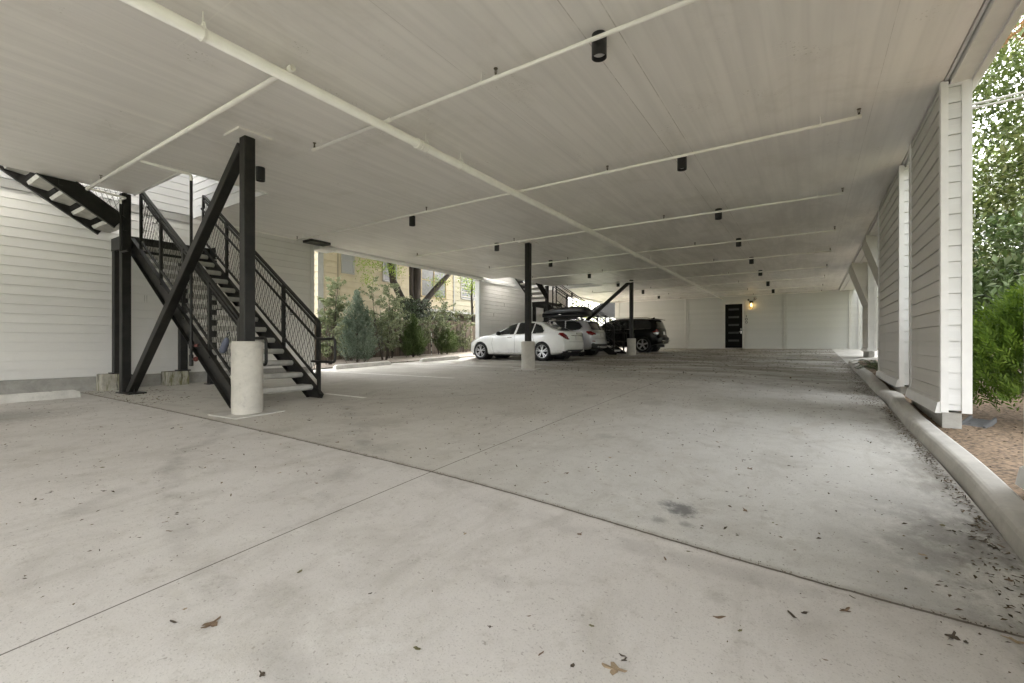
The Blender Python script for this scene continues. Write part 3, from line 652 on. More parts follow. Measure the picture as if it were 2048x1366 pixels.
t_.build('coupling', M['pipe'], sp, smooth=False)
def branch(y, x0, x1, r, heads, hang, z=3.93):
    t_ = MB(); t_.tube([(x0, y, z), (x1, y, z)], r, 12)
    b_ = t_.build('branch_pipe', M['pipe'], sp, smooth=True)
    t_ = MB()
    for x in hang: t_.lathe([(r + .001, -.008), (r + .005, -.008), (r + .005, .008), (r + .001, .008)], (x, y, z), (1, 0, 0), 10); t_.tube([(x, y, z + r), (x, y, ZC)], .004, 6)
    t_.build('pipe_hanger', M['pipe'], b_)
    t_ = MB()
    for x in heads:
        t_.tube([(x, y, z), (x, y, z + .05)], .012, 8); t_.lathe([(.006, .05), (.006, .085), (.022, .088), (.022, .093), (0, .093)], (x, y, z), (0, 0, 1), 8); t_.tube([(x - .013, y, z + .052), (x - .013, y, z + .085)], .003, 5); t_.tube([(x + .013, y, z + .052), (x + .013, y, z + .085)], .003, 5)
    t_.build('sprinkler_head', M['brass'], b_)
    t_ = MB()
    for x in heads + [x0, x1, -4.2 + .07, -4.2 - .07]: t_.lathe([(r + .001, -.025), (r + .006, -.025), (r + .006, .025), (r + .001, .025)], (x, y, z), (1, 0, 0), 10)
    t_.build('fitting', M['pipe'], b_)
branch(3.65, -5.63, 1.05, .019, [-5.62, -2.6, .4], [-5.45, -2.78, .15])
for i, (y, xl) in enumerate(((6.6, -10.9), (9.8, -9.88), (12.9, -9.47), (15.75, -9.4), (18.9, -9.4), (21.8, -9.4), (25.1, -9.4), (27.85, -10.2))):
    branch(y, xl, .47, .019, [xl, -6.4, -2.6, .47], [xl + .25, -6.2, -2.85, .1])
branch(2.44, -10.2, -4.24, .026, [-9.55], [-8.7, -10.05], 3.92)
t_ = MB(); t_.tube(round_path([(-8.02, 2.44, 3.92), (-8.02, 3.12, 3.92), (-8.02, 3.12, 3.82)], .05), .021, 10); t_.build('branch_pipe', M['pipe'], sp, smooth=True)
t_ = MB(); t_.tube([(-8.02, 3.12, 3.82), (-8.02, 3.12, .98)], .021, 10)
t_.lathe([(.03, -.06), (.034, -.05), (.034, .05), (.03, .06)], (-8.02, 3.12, 1.28), (0, 0, 1), 12); t_.lathe([(.026, -.09), (.03, -.08), (.03, .08), (.022, .09)], (-8.02, 3.12, 1.04), (0, 0, 1), 12)
t_.tube([(-8.02, 3.12, 1.27), (-7.75, 3.3, 1.27)], .02, 10); t_.tube([(-8.02, 3.12, 1.06), (-7.86, 3.12, 1.06)], .010, 8)
dp = t_.build('drain_pipe', M['steel'], sp)
t_ = MB(); t_.lathe([(.008, -.008), (.034, -.006), (.038, 0), (.034, .006), (.008, .008), (.008, -.008)], (-7.86, 3.12, 1.06), (1, 0, 0), 16); t_.lathe([(0, -.02), (.014, -.02), (.014, .02), (0, .02)], (-7.86, 3.12, 1.06), (1, 0, 0), 8); t_.build('valve_handle', M['redvalve'], dp)
t_ = MB(); t_.lathe([(.0, -.02), (.024, -.02), (.024, .02), (0, .02)], (-7.93, 3.16, 1.27), (0.8, .55, 0), 10); t_.build('valve', M['redvalve'], dp)
t_ = MB(); t_.tube(round_path([(-10.2, 2.44, 3.92), (-10.2, 2.95, 3.90), (-10.40, 2.93, 3.90), (-10.40, 2.93, 3.82)], .04), .017, 8); t_.build('drop_pipe', M['pipe'], sp)
t_ = MB(); t_.tube(round_path([(-10.40, 2.93, 3.82), (-10.40, 2.93, 2.95), (-10.1, 2.95, 2.95)], .04), .017, 8); t_.build('drop_pipe', M['steel'], sp)
t_ = MB(); t_.tube([(-10.9, 4.75, 3.95), (-10.9, 6.6, 3.93)], .016, 8); t_.build('branch_pipe', M['pipe'], sp)

# ------------------------------------------------------------------ ceiling downlights
def downlight(x, y, label, src=None):
    L = thing('ceiling_light', label, 'ceiling light', (x, y, ZC - .002), 'black cylinder downlights on the ceiling')
    if src is None:
        t_ = MB(); t_.lathe([(0, 0), (.066, 0), (.066, -.205), (.060, -.205), (.060, -.165), (0, -.165)], (x, y, ZC - .002), (0, 0, 1), 28); t_.build('housing', M['black'], L, smooth=False)
        t_ = MB(); t_.lathe([(0, -.172), (.048, -.172), (.054, -.167)], (x, y, ZC - .002), (0, 0, 1), 24); t_.build('lens', M['lens'], L)
    else:
        for ch in src.children:
            c = ch.copy(); COL.objects.link(c); c.parent = L
    return L
RY = [3.79, 6.9, 10.05, 13.15, 16.25, 19.3, 22.95, 26.3]
RL = ['largest black cylinder downlight, under the near end of the ceiling seams', 'second black cylinder downlight from the camera in the row along the ceiling seams', 'third black cylinder downlight from the camera along the ceiling seams', 'fourth black cylinder downlight from the camera along the ceiling seams', 'fifth black cylinder downlight from the camera along the ceiling seams', 'sixth black cylinder downlight from the camera along the ceiling seams', 'seventh black cylinder downlight along the ceiling seams, toward the end wall', 'farthest black cylinder downlight along the ceiling seams, above the lit lantern']
LL = ['black cylinder downlight just behind the braced near column', 'black cylinder downlight over the open parking space before the yellow house', 'black cylinder downlight left of the plain middle column', 'black cylinder downlight just right of the plain middle column', 'black cylinder downlight above the rear of the white sedan', 'black cylinder downlight above the roof cargo box', 'black cylinder downlight just beyond the far braced column', 'farthest black cylinder downlight above the black suv roof']
p0 = None
for y, lb in zip(RY, RL): o = downlight(-1.57, y, lb, p0); p0 = p0 or o
for y, lb in zip([3.74, 6.97, 10.13, 13.2, 16.35, 19.5, 23.1, 26.0], LL): downlight(-7.18, y, lb, p0)

# ------------------------------------------------------------------ wheel stops, spigot cover, splash block, stake
def wheel_stop(x, y0, y1, label):
    o = thing('wheel_stop', label, 'wheel stop', (x, (y0 + y1) / 2, gz(x, (y0 + y1) / 2)), 'concrete wheel stops at the head of the spaces')
    V, F = [], []; ys2 = [y0, y0 + .07] + list(np.linspace(y0 + .3, y1 - .3, 5)) + [y1 - .07, y1]
    for i, y in enumerate(ys2):
        k = .55 if i in (0, len(ys2) - 1) else 1; g = gz(x, y)
        for a, h in ((-.085, -.02), (-.085, .02), (-.075, .05), (-.055, .12), (-.045, .13), (.045, .13), (.055, .12), (.075, .05), (.085, .02), (.085, -.02)): V.append((x + a, y, g + (h if h < .06 else .05 + (h - .05) * k)))
    n = 10; F = [(j * n + i, (j + 1) * n + i, (j + 1) * n + i + 1, j * n + i + 1) for j in range(len(ys2) - 1) for i in range(n - 1)] + [list(range(n)), [len(V) - 1 - i for i in range(n)]]
    mkobj('block', V, F, M['stop'], o); t_ = MB()
    for y in (y0 + .35, y1 - .35): t_.lathe([(0, .006), (.016, .004), (.018, -.01)], (x, y, gz(x, y) + .13), (0, 0, 1), 10)
    t_.build('anchor_bolt', M['found'], o); return o
wheel_stop(-10.42, .5, 2.38, 'concrete wheel stop along the white side wall at the left edge')
wheel_stop(-11.85, 8.35, 10.45, 'concrete wheel stop in front of the blue green juniper')
wheel_stop(-11.85, 11.95, 14.0, 'concrete wheel stop between the bare space and the white sedan')
M['blue'] = simple('blue_grey_fabric', (.10, .11, .15), .8, var=.15, bump=.3)
sc_ = thing('faucet_cover', 'blue grey padded faucet cover hanging behind the near concrete base', 'faucet cover', (-7.02, 3.22, 1.3))
t_ = MB(); ax = Vector((.6, .0, .8)).normalized(); t_.lathe([(0, -.13), (.04, -.13), (.047, -.11), (.044, .03), (.034, .09), (.015, .12), (0, .125)], (-6.99, 3.14, 1.285), ax, 16); t_.build('pouch', M['blue'], sc_, True)
t_ = MB(); c0 = Vector((-6.99, 3.14, 1.285)) + ax * .12; t_.tube([c0 + Vector((math.sin(a) * .028, 0, 0)) + ax * (.05 - .05 * math.cos(a)) for a in np.linspace(0, 2 * math.pi, 14)], .006, 6); t_.build('loop', M['steel'], sc_)
o = thing('splash_block', 'grey tilted splash block on the ground behind the sided pier', 'splash block', (1.6, 6.95, .45))
t_ = MB(); t_.beam((1.42, 6.66, .40), (1.58, 6.98, .46), .2, .025, (0, 0, 1), .005); t_.build('tray', M['slate'], o); t_ = MB(); t_.beam((1.335, 6.70, .415), (1.495, 7.02, .475), .02, .05, (0, 0, 1)); t_.beam((1.505, 6.62, .415), (1.665, 6.94, .475), .02, .05, (0, 0, 1)); t_.build('rim', M['slate'], o)
o = thing('marker_stake', 'thin white stake with black bands standing before the wooden fence', 'stake', (-14.9, 15.6, .6))
gs = gz(-14.9, 15.7); t_ = MB(); t_.tube([(-14.9, 15.7, gs), (-14.9, 15.7, gs + 1.15)], .022, 8); t_.build('rod', M['trim'], o)
t_ = MB()
for a in (.12, .42, .8): t_.tube([(-14.9, 15.7, gs + a), (-14.9, 15.7, gs + a + .12)], .0235, 8)
t_.build('band', M['black'], o)

# ------------------------------------------------------------------ cars
def car_paint(name, col, metal=0, rough=.3, dust=1, coat=1):
    m, nt, b = mat_new(name); N = NT(nt); v = N.coord()
    c = N.mix(N.ramp(N.noise(v, 3, 5), .35, .7), [k * .94 for k in col], col)
    low_ = N.ramp(N.xyz(v)[2], .2, .55, .35, 0)
    c = N.mix(N.math('MULTIPLY', N.math('MULTIPLY', low_, dust), N.ramp(N.noise(v, 9, 5, .7), .4, .7)), c, (.22, .2, .17))
    N.link(c, b.inputs['Base Color']); b.inputs['Roughness'].default_value = rough; b.inputs['Metallic'].default_value = metal; b.inputs['Specular IOR Level'].default_value = .5 if coat > .5 else .12
    b.inputs['Coat Weight'].default_value = coat; b.inputs['Coat Roughness'].default_value = .05
    return m
M['tyre'] = simple('tyre_rubber', (.018, .018, .018), .8, bump=.1)
M['rim'] = simple('silver_alloy', (.55, .55, .56), .3, .9, var=.03, bump=0)
M['rimdark'] = simple('dark_wheel_well', (.01, .01, .01), .8)
m, nt, b = mat_new('tinted_car_glass'); b.inputs['Base Color'].default_value = (.012, .014, .015, 1); b.inputs['Roughness'].default_value = .04; b.inputs['Specular IOR Level'].default_value = .7
M['glass'] = m
m, nt, b = mat_new('red_tail_lens'); b.inputs['Base Color'].default_value = (.17, .006, .006, 1); b.inputs['Roughness'].default_value = .18; b.inputs['Specular IOR Level'].default_value = .3; M['tail'] = m
m, nt, b = mat_new('clear_lens'); b.inputs['Base Color'].default_value = (.55, .52, .5, 1); b.inputs['Roughness'].default_value = .1; b.inputs['Coat Weight'].default_value = 1; M['clear'] = m
M['plate'] = simple('licence_plate', (.62, .62, .60), .5, var=.03, bump=0)
M['plastic'] = simple('black_bumper_plastic', (.02, .02, .02), .55)
def inpoly(px, py, poly):
    inside = np.zeros(px.shape, bool); n = len(poly); j = n - 1
    for i in range(n):
        xi, yi = poly[i]; xj, yj = poly[j]
        with np.errstate(divide='ignore', invalid='ignore'):
            c = ((yi > py) != (yj > py)) & (px < (xj - xi) * (py - yi) / (yj - yi + 1e-12) + xi)
        inside ^= c; j = i
    return inside
def spline(pts, n):
    P = np.array(pts, float); d = np.r_[0, np.cumsum(np.linalg.norm(np.diff(P[:, :2], axis=0), axis=1))]
    t = np.linspace(0, d[-1], n); return np.stack([pchip(d, P[:, k], t) for k in range(P.shape[1])], 1)
def build_car(P, loc, rz):
    root = thing(P['name'], P['label'], 'car', loc, None, rz)
    L = P['L']; NU, NV = 250, 84
    out = spline(P['outline'], NU)                       # x, ztop along the centre line, nose bottom -> tail bottom
    X, ZT_ = out[:, 0], out[:, 1]
    ks = lambda key: pchip([a for a, _ in P[key]], [b for _, b in P[key]], X)
    ZB, WW, WR, ZBELT = ks('zbot'), ks('w'), ks('wroof'), ks('belt')
    V = np.zeros((NU, NV, 3))
    vv = np.linspace(0, 1, NV)
    for i in range(NU):
        zt, zb, w_, wr, zl = ZT_[i], ZB[i], WW[i], WR[i], ZBELT[i]
        zt = max(zt, zb + .004); zl = min(zl, zt - .035 * min(1, (zt - zb) / .3)); zl = max(zl, zb + (zt - zb) * .35)
        g = zt - zl; f = np.clip((g - .04) / .32, 0, 1); f = f * f * (3 - 2 * f); wre = w_ * .90 * (1 - f) + wr * f
        hb = zl - zb
        ky = [0, w_ * .80, w_ * .93, w_ * .972, w_ * .992, w_, w_ * .992, w_ * .965, w_ * (.955) * (1 - f) + f * (w_ * .935), wre + (w_ * .95 - wre) * .45, wre + .02 * f, wre * .93, wre * .72, wre * .38, 0]
        kz = [zb, zb, zb + hb * .05, zb + hb * .16, zb + hb * .36, zb + hb * .60, zb + hb * .84, zl, zl + g * .06, zl + g * .46, zl + g * .80, zl + g * .915, zl + g * .968, zl + g * .992, zt]
        K = np.array([ky, kz]).T; d = np.array([0, .10, .13, .17, .26, .38, .48, .545, .565, .68, .79, .84, .89, .95, 1.0])
        V[i, :, 1] = pchip(d, K[:, 0], vv); V[i, :, 2] = pchip(d, K[:, 1], vv); V[i, :, 0] = X[i]
    # plan rounding of nose and tail: x pulled in towards the corners
    yf = np.clip(np.abs(V[:, :, 1]) / .9, 0, 1)
    tail = np.clip((V[:, :, 0] - (L - .55)) / .55, 0, 1); nose = np.clip((.6 - V[:, :, 0]) / .6, 0, 1)
    V[:, :, 0] -= P.get('tail_round', .22) * yf ** 3 * tail; V[:, :, 0] += P.get('nose_round', .32) * yf ** 2.5 * nose
    FI = [(i, j) for i in range(NU - 1) for j in range(NV - 1)]
    II = np.array(FI)
    def quads(s):   # s = +1/-1 side
        W = V.copy(); W[:, :, 1] *= s; return W
    def face_data(W):
        a, b_, c, d = W[:-1, :-1], W[1:, :-1], W[1:, 1:], W[:-1, 1:]; cen = (a + b_ + c + d) / 4
        nrm = np.cross(c - a, d - b_); nrm /= np.linalg.norm(nrm, axis=2, keepdims=True) + 1e-12
        out_ = np.sign((nrm * (cen - np.array([L * .5, 0, .6]))).sum(2, keepdims=True)); return cen, nrm * np.where(out_ == 0, 1, out_)
    # wheel arches: snap and cut
    for (xc, zc, r) in P['arches']:
        dx, dz = V[:, :, 0] - xc, V[:, :, 2] - zc; dist = np.hypot(dx, dz); near = (np.abs(V[:, :, 1]) > .5) & (np.abs(dist - r) < .022) & (dz > -.12)
        k = np.where(near, r / np.maximum(dist, 1e-6), 1); V[:, :, 0] = xc + dx * k; V[:, :, 2] = zc + dz * k
    def arch_mask(cen):
        mk = np.zeros(cen.shape[:2], bool)
        for (xc, zc, r) in P['arches']: mk |= (np.hypot(cen[:, :, 0] - xc, cen[:, :, 2] - zc) < r) & (np.abs(cen[:, :, 1]) > .5)
        return mk
    def mesh_from(mask_fn, off, name, mat, parent):
        vs, fs = [], []
        for s in (1, -1):
            W = quads(s); cen, nrm = face_data(W); mk = mask_fn(cen, nrm, s)
            if not mk.any(): continue
            vn = np.zeros_like(W); 
            for (di, dj) in ((0, 0), (1, 0), (1, 1), (0, 1)): vn[di:di + NU - 1, dj:dj + NV - 1] += nrm
            vn /= np.linalg.norm(vn, axis=2, keepdims=True) + 1e-12
            Wf = (W + vn * off).reshape(-1, 3); idx = {}
            for i, j in np.argwhere(mk):
                q = []
                for (a, b_) in ((i, j), (i + 1, j), (i + 1, j + 1), (i, j + 1)):
                    key = a * NV + b_
                    if key not in idx: idx[key] = len(vs); vs.append(Wf[key])
                    q.append(idx[key])
                fs.append(q if s > 0 else q[::-1])
        return mkobj(name, vs, fs, mat, parent, local=True, smooth=True) if fs else None
    body = mesh_from(lambda c, n_, s: ~arch_mask(c), 0, 'body', P['paint'], root)
    VI = (vv[:-1] + vv[1:]) / 2
    vrow = np.broadcast_to(VI[None, :], (NU - 1, NV - 1))
    def side_glass(poly): return lambda c, n_, s: (vrow > .55) & (vrow < .845) & inpoly(c[:, :, 0], c[:, :, 2], poly)
    for poly in P['side_glass']: mesh_from(side_glass(poly), .004, 'side_window', M['glass'], root)
    def screen(x0, x1, ym, zmin): return lambda c, n_, s: (vrow > .80) & (c[:, :, 0] > x0) & (c[:, :, 0] < x1) & (np.abs(c[:, :, 1]) < ym) & (c[:, :, 2] > zmin)
    mesh_from(screen(*P['windscreen']), .004, 'windscreen', M['glass'], root)
    if 'rear_poly' in P: mesh_from(lambda c, n_, s: inpoly(np.abs(c[:, :, 1]), c[:, :, 2], P['rear_poly']) & (c[:, :, 0] > P['rear_x']), .004, 'rear_window', M['glass'], root)
    q_of = lambda c: (P['qw'] - np.abs(c[:, :, 1])) + (c[:, :, 0] - P['qL'])
    for nm, poly, mt in P['wrap']: mesh_from(lambda c, n_, s: inpoly(q_of(c), c[:, :, 2], poly) & (c[:, :, 0] > L - .9) & ~arch_mask(c), .006, nm, mt, root)
    for nm, poly, mt in P.get('side_patch', []): mesh_from(lambda c, n_, s: inpoly(c[:, :, 0], c[:, :, 2], poly) & (np.abs(c[:, :, 1]) > .45) & ~arch_mask(c), .005, nm, mt, root)
    # surface lookup for lines on the side
    flat = V[:, 8:60].reshape(-1, 3)
    def ys(x, z):
        k = np.argmin((flat[:, 0] - x) ** 2 + (flat[:, 2] - z) ** 2); return flat[k, 1]
    def lines(polys, r, mat, name, parent=body):
        t = MB()
        for s in (1, -1):
            for pl in polys:
                pts = []
                for (a, b_) in zip(pl[:-1], pl[1:]):
                    nseg = max(2, int(math.dist(a, b_) / .08))
                    for k in range(nseg): x = a[0] + (b_[0] - a[0]) * k / nseg; z = a[1] + (b_[1] - a[1]) * k / nseg; pts.append((x, s * (ys(x, z) + .001), z))
                pts.append((pl[-1][0], s * (ys(*pl[-1]) + .001), pl[-1][1])); t.tube(pts, r, 5)
        t.build(name, mat, parent, local=True)
    lines(P['seams'], .0035, M['plastic'], 'panel_gap')
    lines(P['bright'], .007, P['brightmat'], 'window_trim')
    t = MB()
    for s in (1, -1):
        for (x, z) in P['handles']: y = ys(x, z); t.obox((x, s * (y + .012), z), (1, 0, 0), (0, 1, 0), (0, 0, 1), .10, .012, .016, .008)
    t.build('door_handle', P['handlemat'], body, local=True)
    for s in (1, -1):
        x, z = P['mirror']; y = ys(x, z); t = MB(); t.lathe([(0, -.11), (.05, -.10), (.075, -.05), (.08, .03), (.06, .09), (0, .11)], (x, s * (y + .13), z + .02), (0, 1, 0), 14); t.beam((x, s * y, z - .03), (x, s * (y + .08), z - .01), .05, .03); t.build('side_mirror', P['mirrormat'], root, smooth=True, local=True)
    # wells, floor
    t = MB()
    for (xc, zc, r) in P['arches']:
        for s in (1, -1): t.lathe([(r + .006, .42), (r + .006, .80)], (xc, 0, zc), (0, s, 0), 28); t.lathe([(r + .006, .42), (0, .42)], (xc, 0, zc), (0, s, 0), 28)
    t.box(.3, L - .3, -.7, .7, P['zf'], P['zf'] + .12); t.build('underbody', M['rimdark'], root, local=True)
    # wheels
    for (xc, zc, r) in P['arches']:
        R_ = P['tyre_r']
        for s in (1, -1):
            yo = s * P['track']; wh = bpy.data.objects.new('wheel', None); COL.objects.link(wh); wh.parent = root; wh.location = (xc, yo, R_); wh.empty_display_size = .1; WL[wh] = Vector((0, 0, 0))
            h = .112; t = MB(); t.lathe([(R_ * .70, -h * .8), (R_ * .80, -h), (R_ * .93, -h * .98), (R_ - .008, -h * .8), (R_, -h * .5), (R_, h * .5), (R_ - .008, h * .8), (R_ * .93, h * .98), (R_ * .80, h), (R_ * .70, h * .8)], (0, 0, 0), (0, s, 0), 40); t.build('tyre', M['tyre'], wh, smooth=True, local=True)
            t = MB(); ri = R_ * .72; t.lathe([(ri - .012, h * .86), (ri, h * .9), (ri + .006, h * .82), (ri - .01, h * .5), (ri - .02, -h * .6)], (0, 0, 0), (0, s, 0), 40)
            ns = P['spokes']
            for k in range(ns):
                a0 = 2 * math.pi * k / ns + .3 + P.get('spoke_phase', 0)
                for da in P['spoke_split']:
                    p = Vector((math.cos(a0 + da * .5), 0, math.sin(a0 + da * .5))) * .045; q = Vector((math.cos(a0 + da), 0, math.sin(a0 + da))) * (ri - .008)
                    p.y, q.y = s * h * .72, s * h * .80; t.beam(p, q, P['spoke_w'], .022, (0, s, 0), .004)
            t.lathe([(0, h * .84), (.03, h * .84), (.055, h * .78), (.06, h * .6)], (0, 0, 0), (0, s, 0), 16); t.build('rim', M['rim'], wh, local=True)
            t = MB(); t.lathe([(0, h * .30), (ri - .015, h * .30)], (0, 0, 0), (0, s, 0), 24); t.build('brake_disc', M['rimdark'], wh, local=True)
    return root, body, ys, V
def tail_x(V, y, z):
    W = V[V.shape[0] // 2:].reshape(-1, 3); k = np.argmin((np.abs(W[:, 1]) - abs(y)) ** 2 * 2 + (W[:, 2] - z) ** 2 - .0002 * W[:, 0]); return W[k, 0]
def plate_on(root, V, z, y=0, w_=.30, h=.15, tilt=0):
    x = tail_x(V, 0, z) + .012; t = MB(); t.obox((x, y, z), (0, 1, 0), (-math.sin(tilt), 0, math.cos(tilt)), (math.cos(tilt), 0, math.sin(tilt)), w_ / 2, h / 2, .006)
    o = t.build('licence_plate', M['plate'], root, local=True)
    t = MB(); t.obox((x + .007, y, z - h * .30), (0, 1, 0), (-math.sin(tilt), 0, math.cos(tilt)), (math.cos(tilt), 0, math.sin(tilt)), w_ * .40, h * .07, .002); t.build('plate_band', M['plastic'], o, local=True)
    return x

SED = dict(name='sedan', label='white four-door sedan parked nose-in with dark tinted windows', L=4.55, zf=.16,
    outline=[(.0, .42), (.015, .52), (.05, .63), (.13, .71), (.32, .785), (.65, .85), (1.0, .905), (1.28, .945), (1.42, 1.0), (1.70, 1.17), (2.0, 1.32), (2.3, 1.405), (2.65, 1.44), (3.0, 1.43), (3.3, 1.375), (3.6, 1.265), (3.88, 1.135), (4.05, 1.075), (4.3, 1.055), (4.44, 1.03), (4.475, .985), (4.49, .86), (4.52, .70), (4.55, .58), (4.54, .45), (4.50, .36), (4.44, .28)],
    zbot=[(0, .26), (.3, .20), (.8, .19), (3.8, .20), (4.2, .24), (4.55, .30)], w=[(0, .62), (.12, .74), (.4, .84), (.9, .885), (1.8, .895), (3.2, .90), (3.8, .90), (4.3, .86), (4.55, .80)],
    wroof=[(0, .6), (1.3, .62), (2.0, .565), (2.7, .56), (3.3, .56), (3.9, .60), (4.55, .65)], belt=[(0, .62), (.5, .76), (1.3, .90), (2.5, .935), (3.4, .955), (4.1, .975), (4.55, .97)],
    arches=[(.80, .325, .355), (3.53, .325, .355)], tyre_r=.325, track=.775, spokes=5, spoke_split=(-.20, .20), spoke_w=.036,
    side_glass=[[(1.50, .94), (2.08, 1.30), (2.34, 1.365), (2.34, .95)], [(2.42, .95), (2.42, 1.375), (2.7, 1.385), (3.08, 1.345), (3.08, .965)], [(3.13, .965), (3.13, 1.335), (3.36, 1.25), (3.56, 1.07), (3.56, .985)]],
    windscreen=(1.45, 2.05, .62, .98), rear_poly=[(0, 1.09), (.52, 1.09), (.47, 1.24), (.41, 1.355), (0, 1.385)], rear_x=3.15, qw=.82, qL=4.45,
    wrap=[('tail_light', [(-.30, .925), (-.24, .975), (-.08, .975), (.06, .93), (.20, .83), (.26, .745), (.20, .73), (.02, .77), (-.14, .84)], M['tail']), ('light_strip', [(.02, .785), (.2, .745), (.245, .745), (.22, .775), (.06, .805)], M['clear']),
          ('diffuser', [(-.18, .20), (-.10, .33), (.18, .385), (1.2, .40), (1.2, .2)], M['plastic'])],
    side_patch=[('headlight', [(.10, .58), (.05, .66), (.30, .76), (.55, .80), (.42, .70)], M['clear'])],
    seams=[[(1.42, .90), (1.36, .62), (1.42, .30)], [(2.38, .93), (2.40, .60), (2.38, .28)], [(3.12, .95), (3.22, .72), (3.12, .60)], [(1.42, .25), (3.1, .26)]],
    bright=[[(1.50, .925), (2.3, .935), (3.2, .955), (3.60, .985), (3.56, 1.10), (3.38, 1.27), (3.1, 1.36), (2.7, 1.40)]], brightmat=M['chrome'], handles=[(2.18, .83), (3.02, .85)], handlemat=M['chrome'], mirror=(1.72, .96), mirrormat=M['black'],
    paint=car_paint('white_car_paint', (.78, .78, .76)))
def z_at(x, y): return gz(x, y)
def place(P, xr, yc, flip=True):
    """nose towards -x: local x runs front->rear, so rear is at +x; car's left side faces the camera"""
    g = (gz(xr - 1, yc) + gz(xr - P['L'] * .8, yc)) / 2
    return build_car(P, (xr - P['L'], yc, g), 0)
car, body, ysf, VS = place(SED, -6.93, 14.83)
t_ = MB(); x = tail_x(VS, 0, .86) + .006; t_.tube([(x - .02, -.42, .885), (x + .006, -.2, .89), (x + .01, 0, .892), (x + .006, .2, .89), (x - .02, .42, .885)], .014, 6); t_.build('trunk_trim', M['chrome'], car, local=True)
plate_on(car, VS, .80, tilt=.12)
t_ = MB(); xb = tail_x(VS, .5, .35)
for s in (1, -1): t_.obox((xb - .03, s * .50, .325), (0, 1, 0), (0, 0, 1), (1, 0, 0), .11, .035, .05, .02)
t_.build('exhaust_tip', M['chrome'], car, local=True)
t_ = MB(); t_.lathe([(0, .004), (.035, .004), (.04, 0), (.04, -.01)], (tail_x(VS, 0, .985) + .01, 0, .965), (1, 0, .3), 16); t_.build('emblem', M['chrome'], car, local=True)
t_ = MB(); lid = [(tail_x(VS, y, .87 - .0 * abs(y)), y) for y in np.linspace(-.62, .62, 9)]
t_.tube([(tail_x(VS, abs(y), .66) + .003, y, .665) for y in np.linspace(-.58, .58, 13)], .004, 5); t_.build('trunk_gap', M['plastic'], car, local=True)

SUV = dict(name='silver_suv', label='silver compact suv parked between the white sedan and the far stairs, carrying a roof box', L=4.40, zf=.2, tail_round=.26,
    outline=[(.0, .45), (.01, .6), (.05, .74), (.14, .83), (.4, .91), (.8, .97), (1.1, 1.02), (1.25, 1.08), (1.5, 1.27), (1.8, 1.45), (2.05, 1.53), (2.5, 1.575), (3.0, 1.565), (3.5, 1.525), (3.82, 1.475), (3.90, 1.44), (4.06, 1.25), (4.22, 1.07), (4.29, .99), (4.33, .80), (4.38, .68), (4.40, .60), (4.39, .45), (4.34, .34)],
    zbot=[(0, .3), (.4, .24), (.9, .23), (3.6, .24), (4.1, .28), (4.4, .36)], w=[(0, .66), (.12, .78), (.4, .86), (.9, .905), (2.2, .91), (3.5, .915), (4.0, .89), (4.4, .82)],
    wroof=[(0, .62), (1.2, .66), (1.9, .60), (2.6, .60), (3.5, .585), (3.9, .57), (4.4, .62)], belt=[(0, .7), (.6, .86), (1.2, .98), (2.5, 1.03), (3.4, 1.07), (3.9, 1.08), (4.4, 1.0)],
    arches=[(.84, .345, .385), (3.49, .345, .385)], tyre_r=.345, track=.785, spokes=5, spoke_split=(-.16, .16), spoke_w=.04,
    side_glass=[[(1.36, 1.03), (1.80, 1.38), (2.10, 1.475), (2.10, 1.04)], [(2.17, 1.04), (2.17, 1.485), (2.6, 1.505), (2.88, 1.50), (2.98, 1.06)], [(3.03, 1.065), (2.94, 1.495), (3.3, 1.475), (3.55, 1.40), (3.74, 1.24), (3.70, 1.13), (3.5, 1.085)]],
    windscreen=(1.28, 1.85, .66, 1.09), rear_poly=[(0, 1.09), (.66, 1.10), (.63, 1.18), (.53, 1.42), (0, 1.45)], rear_x=3.80, qw=.86, qL=4.26,
    wrap=[('tail_light', [(-.30, 1.0), (-.25, 1.035), (.02, 1.03), (.12, .985), (.34, .965), (.36, .90), (.12, .865), (-.04, .86), (-.18, .90)], M['tail']), ('light_strip', [(.1, .955), (.32, .94), (.33, .915), (.12, .90)], M['clear']),
          ('reflector', [(.02, .63), (.24, .63), (.24, .605), (.02, .605)], M['tail']), ('bumper_insert', [(-.02, .36), (-.02, .50), (.06, .55), (.3, .50), (1.2, .50), (1.2, .30), (.0, .30)], M['plastic'])],
    seams=[[(1.30, .98), (1.26, .7), (1.34, .36)], [(2.13, 1.03), (2.16, .7), (2.12, .32)], [(3.0, 1.05), (3.10, .8), (3.02, .62)], [(3.2, .92), (3.9, .93)]],
    bright=[[(1.36, 1.015), (2.2, 1.025), (3.0, 1.05), (3.6, 1.085), (3.78, 1.2), (3.6, 1.40), (3.3, 1.50), (2.6, 1.53), (2.0, 1.49)]], brightmat=M['plastic'], handles=[(1.98, .90), (2.86, .92)], handlemat=car_paint('silver_handle', (.48, .48, .5), .7), mirror=(1.52, 1.04), mirrormat=car_paint('silver_mirror', (.48, .48, .5), .7),
    paint=car_paint('silver_car_paint', (.52, .52, .54), .55, .32))
car2, body2, ysf, VS2 = place(SUV, -7.32, 18.16)
x = plate_on(car2, VS2, .88, tilt=.15)
t_ = MB()
for y in (-.42, .42): t_.obox((4.30, y, .40), (0, 1, 0), (0, 0, 1), (1, 0, 0), .09, .035, .06, .02)
t_.build('exhaust_tip', M['chrome'], car2, local=True)
t_ = MB(); t_.obox((4.37, 0, .37), (0, 1, 0), (0, 0, 1), (1, 0, 0), .34, .045, .02, .01); t_.build('skid_plate', M['chrome'], car2, local=True)
t_ = MB(); t_.tube([(tail_x(VS2, y, .72) + .003, y, .725) for y in np.linspace(-.62, .62, 13)], .004, 5); t_.build('tailgate_gap', M['plastic'], car2, local=True)
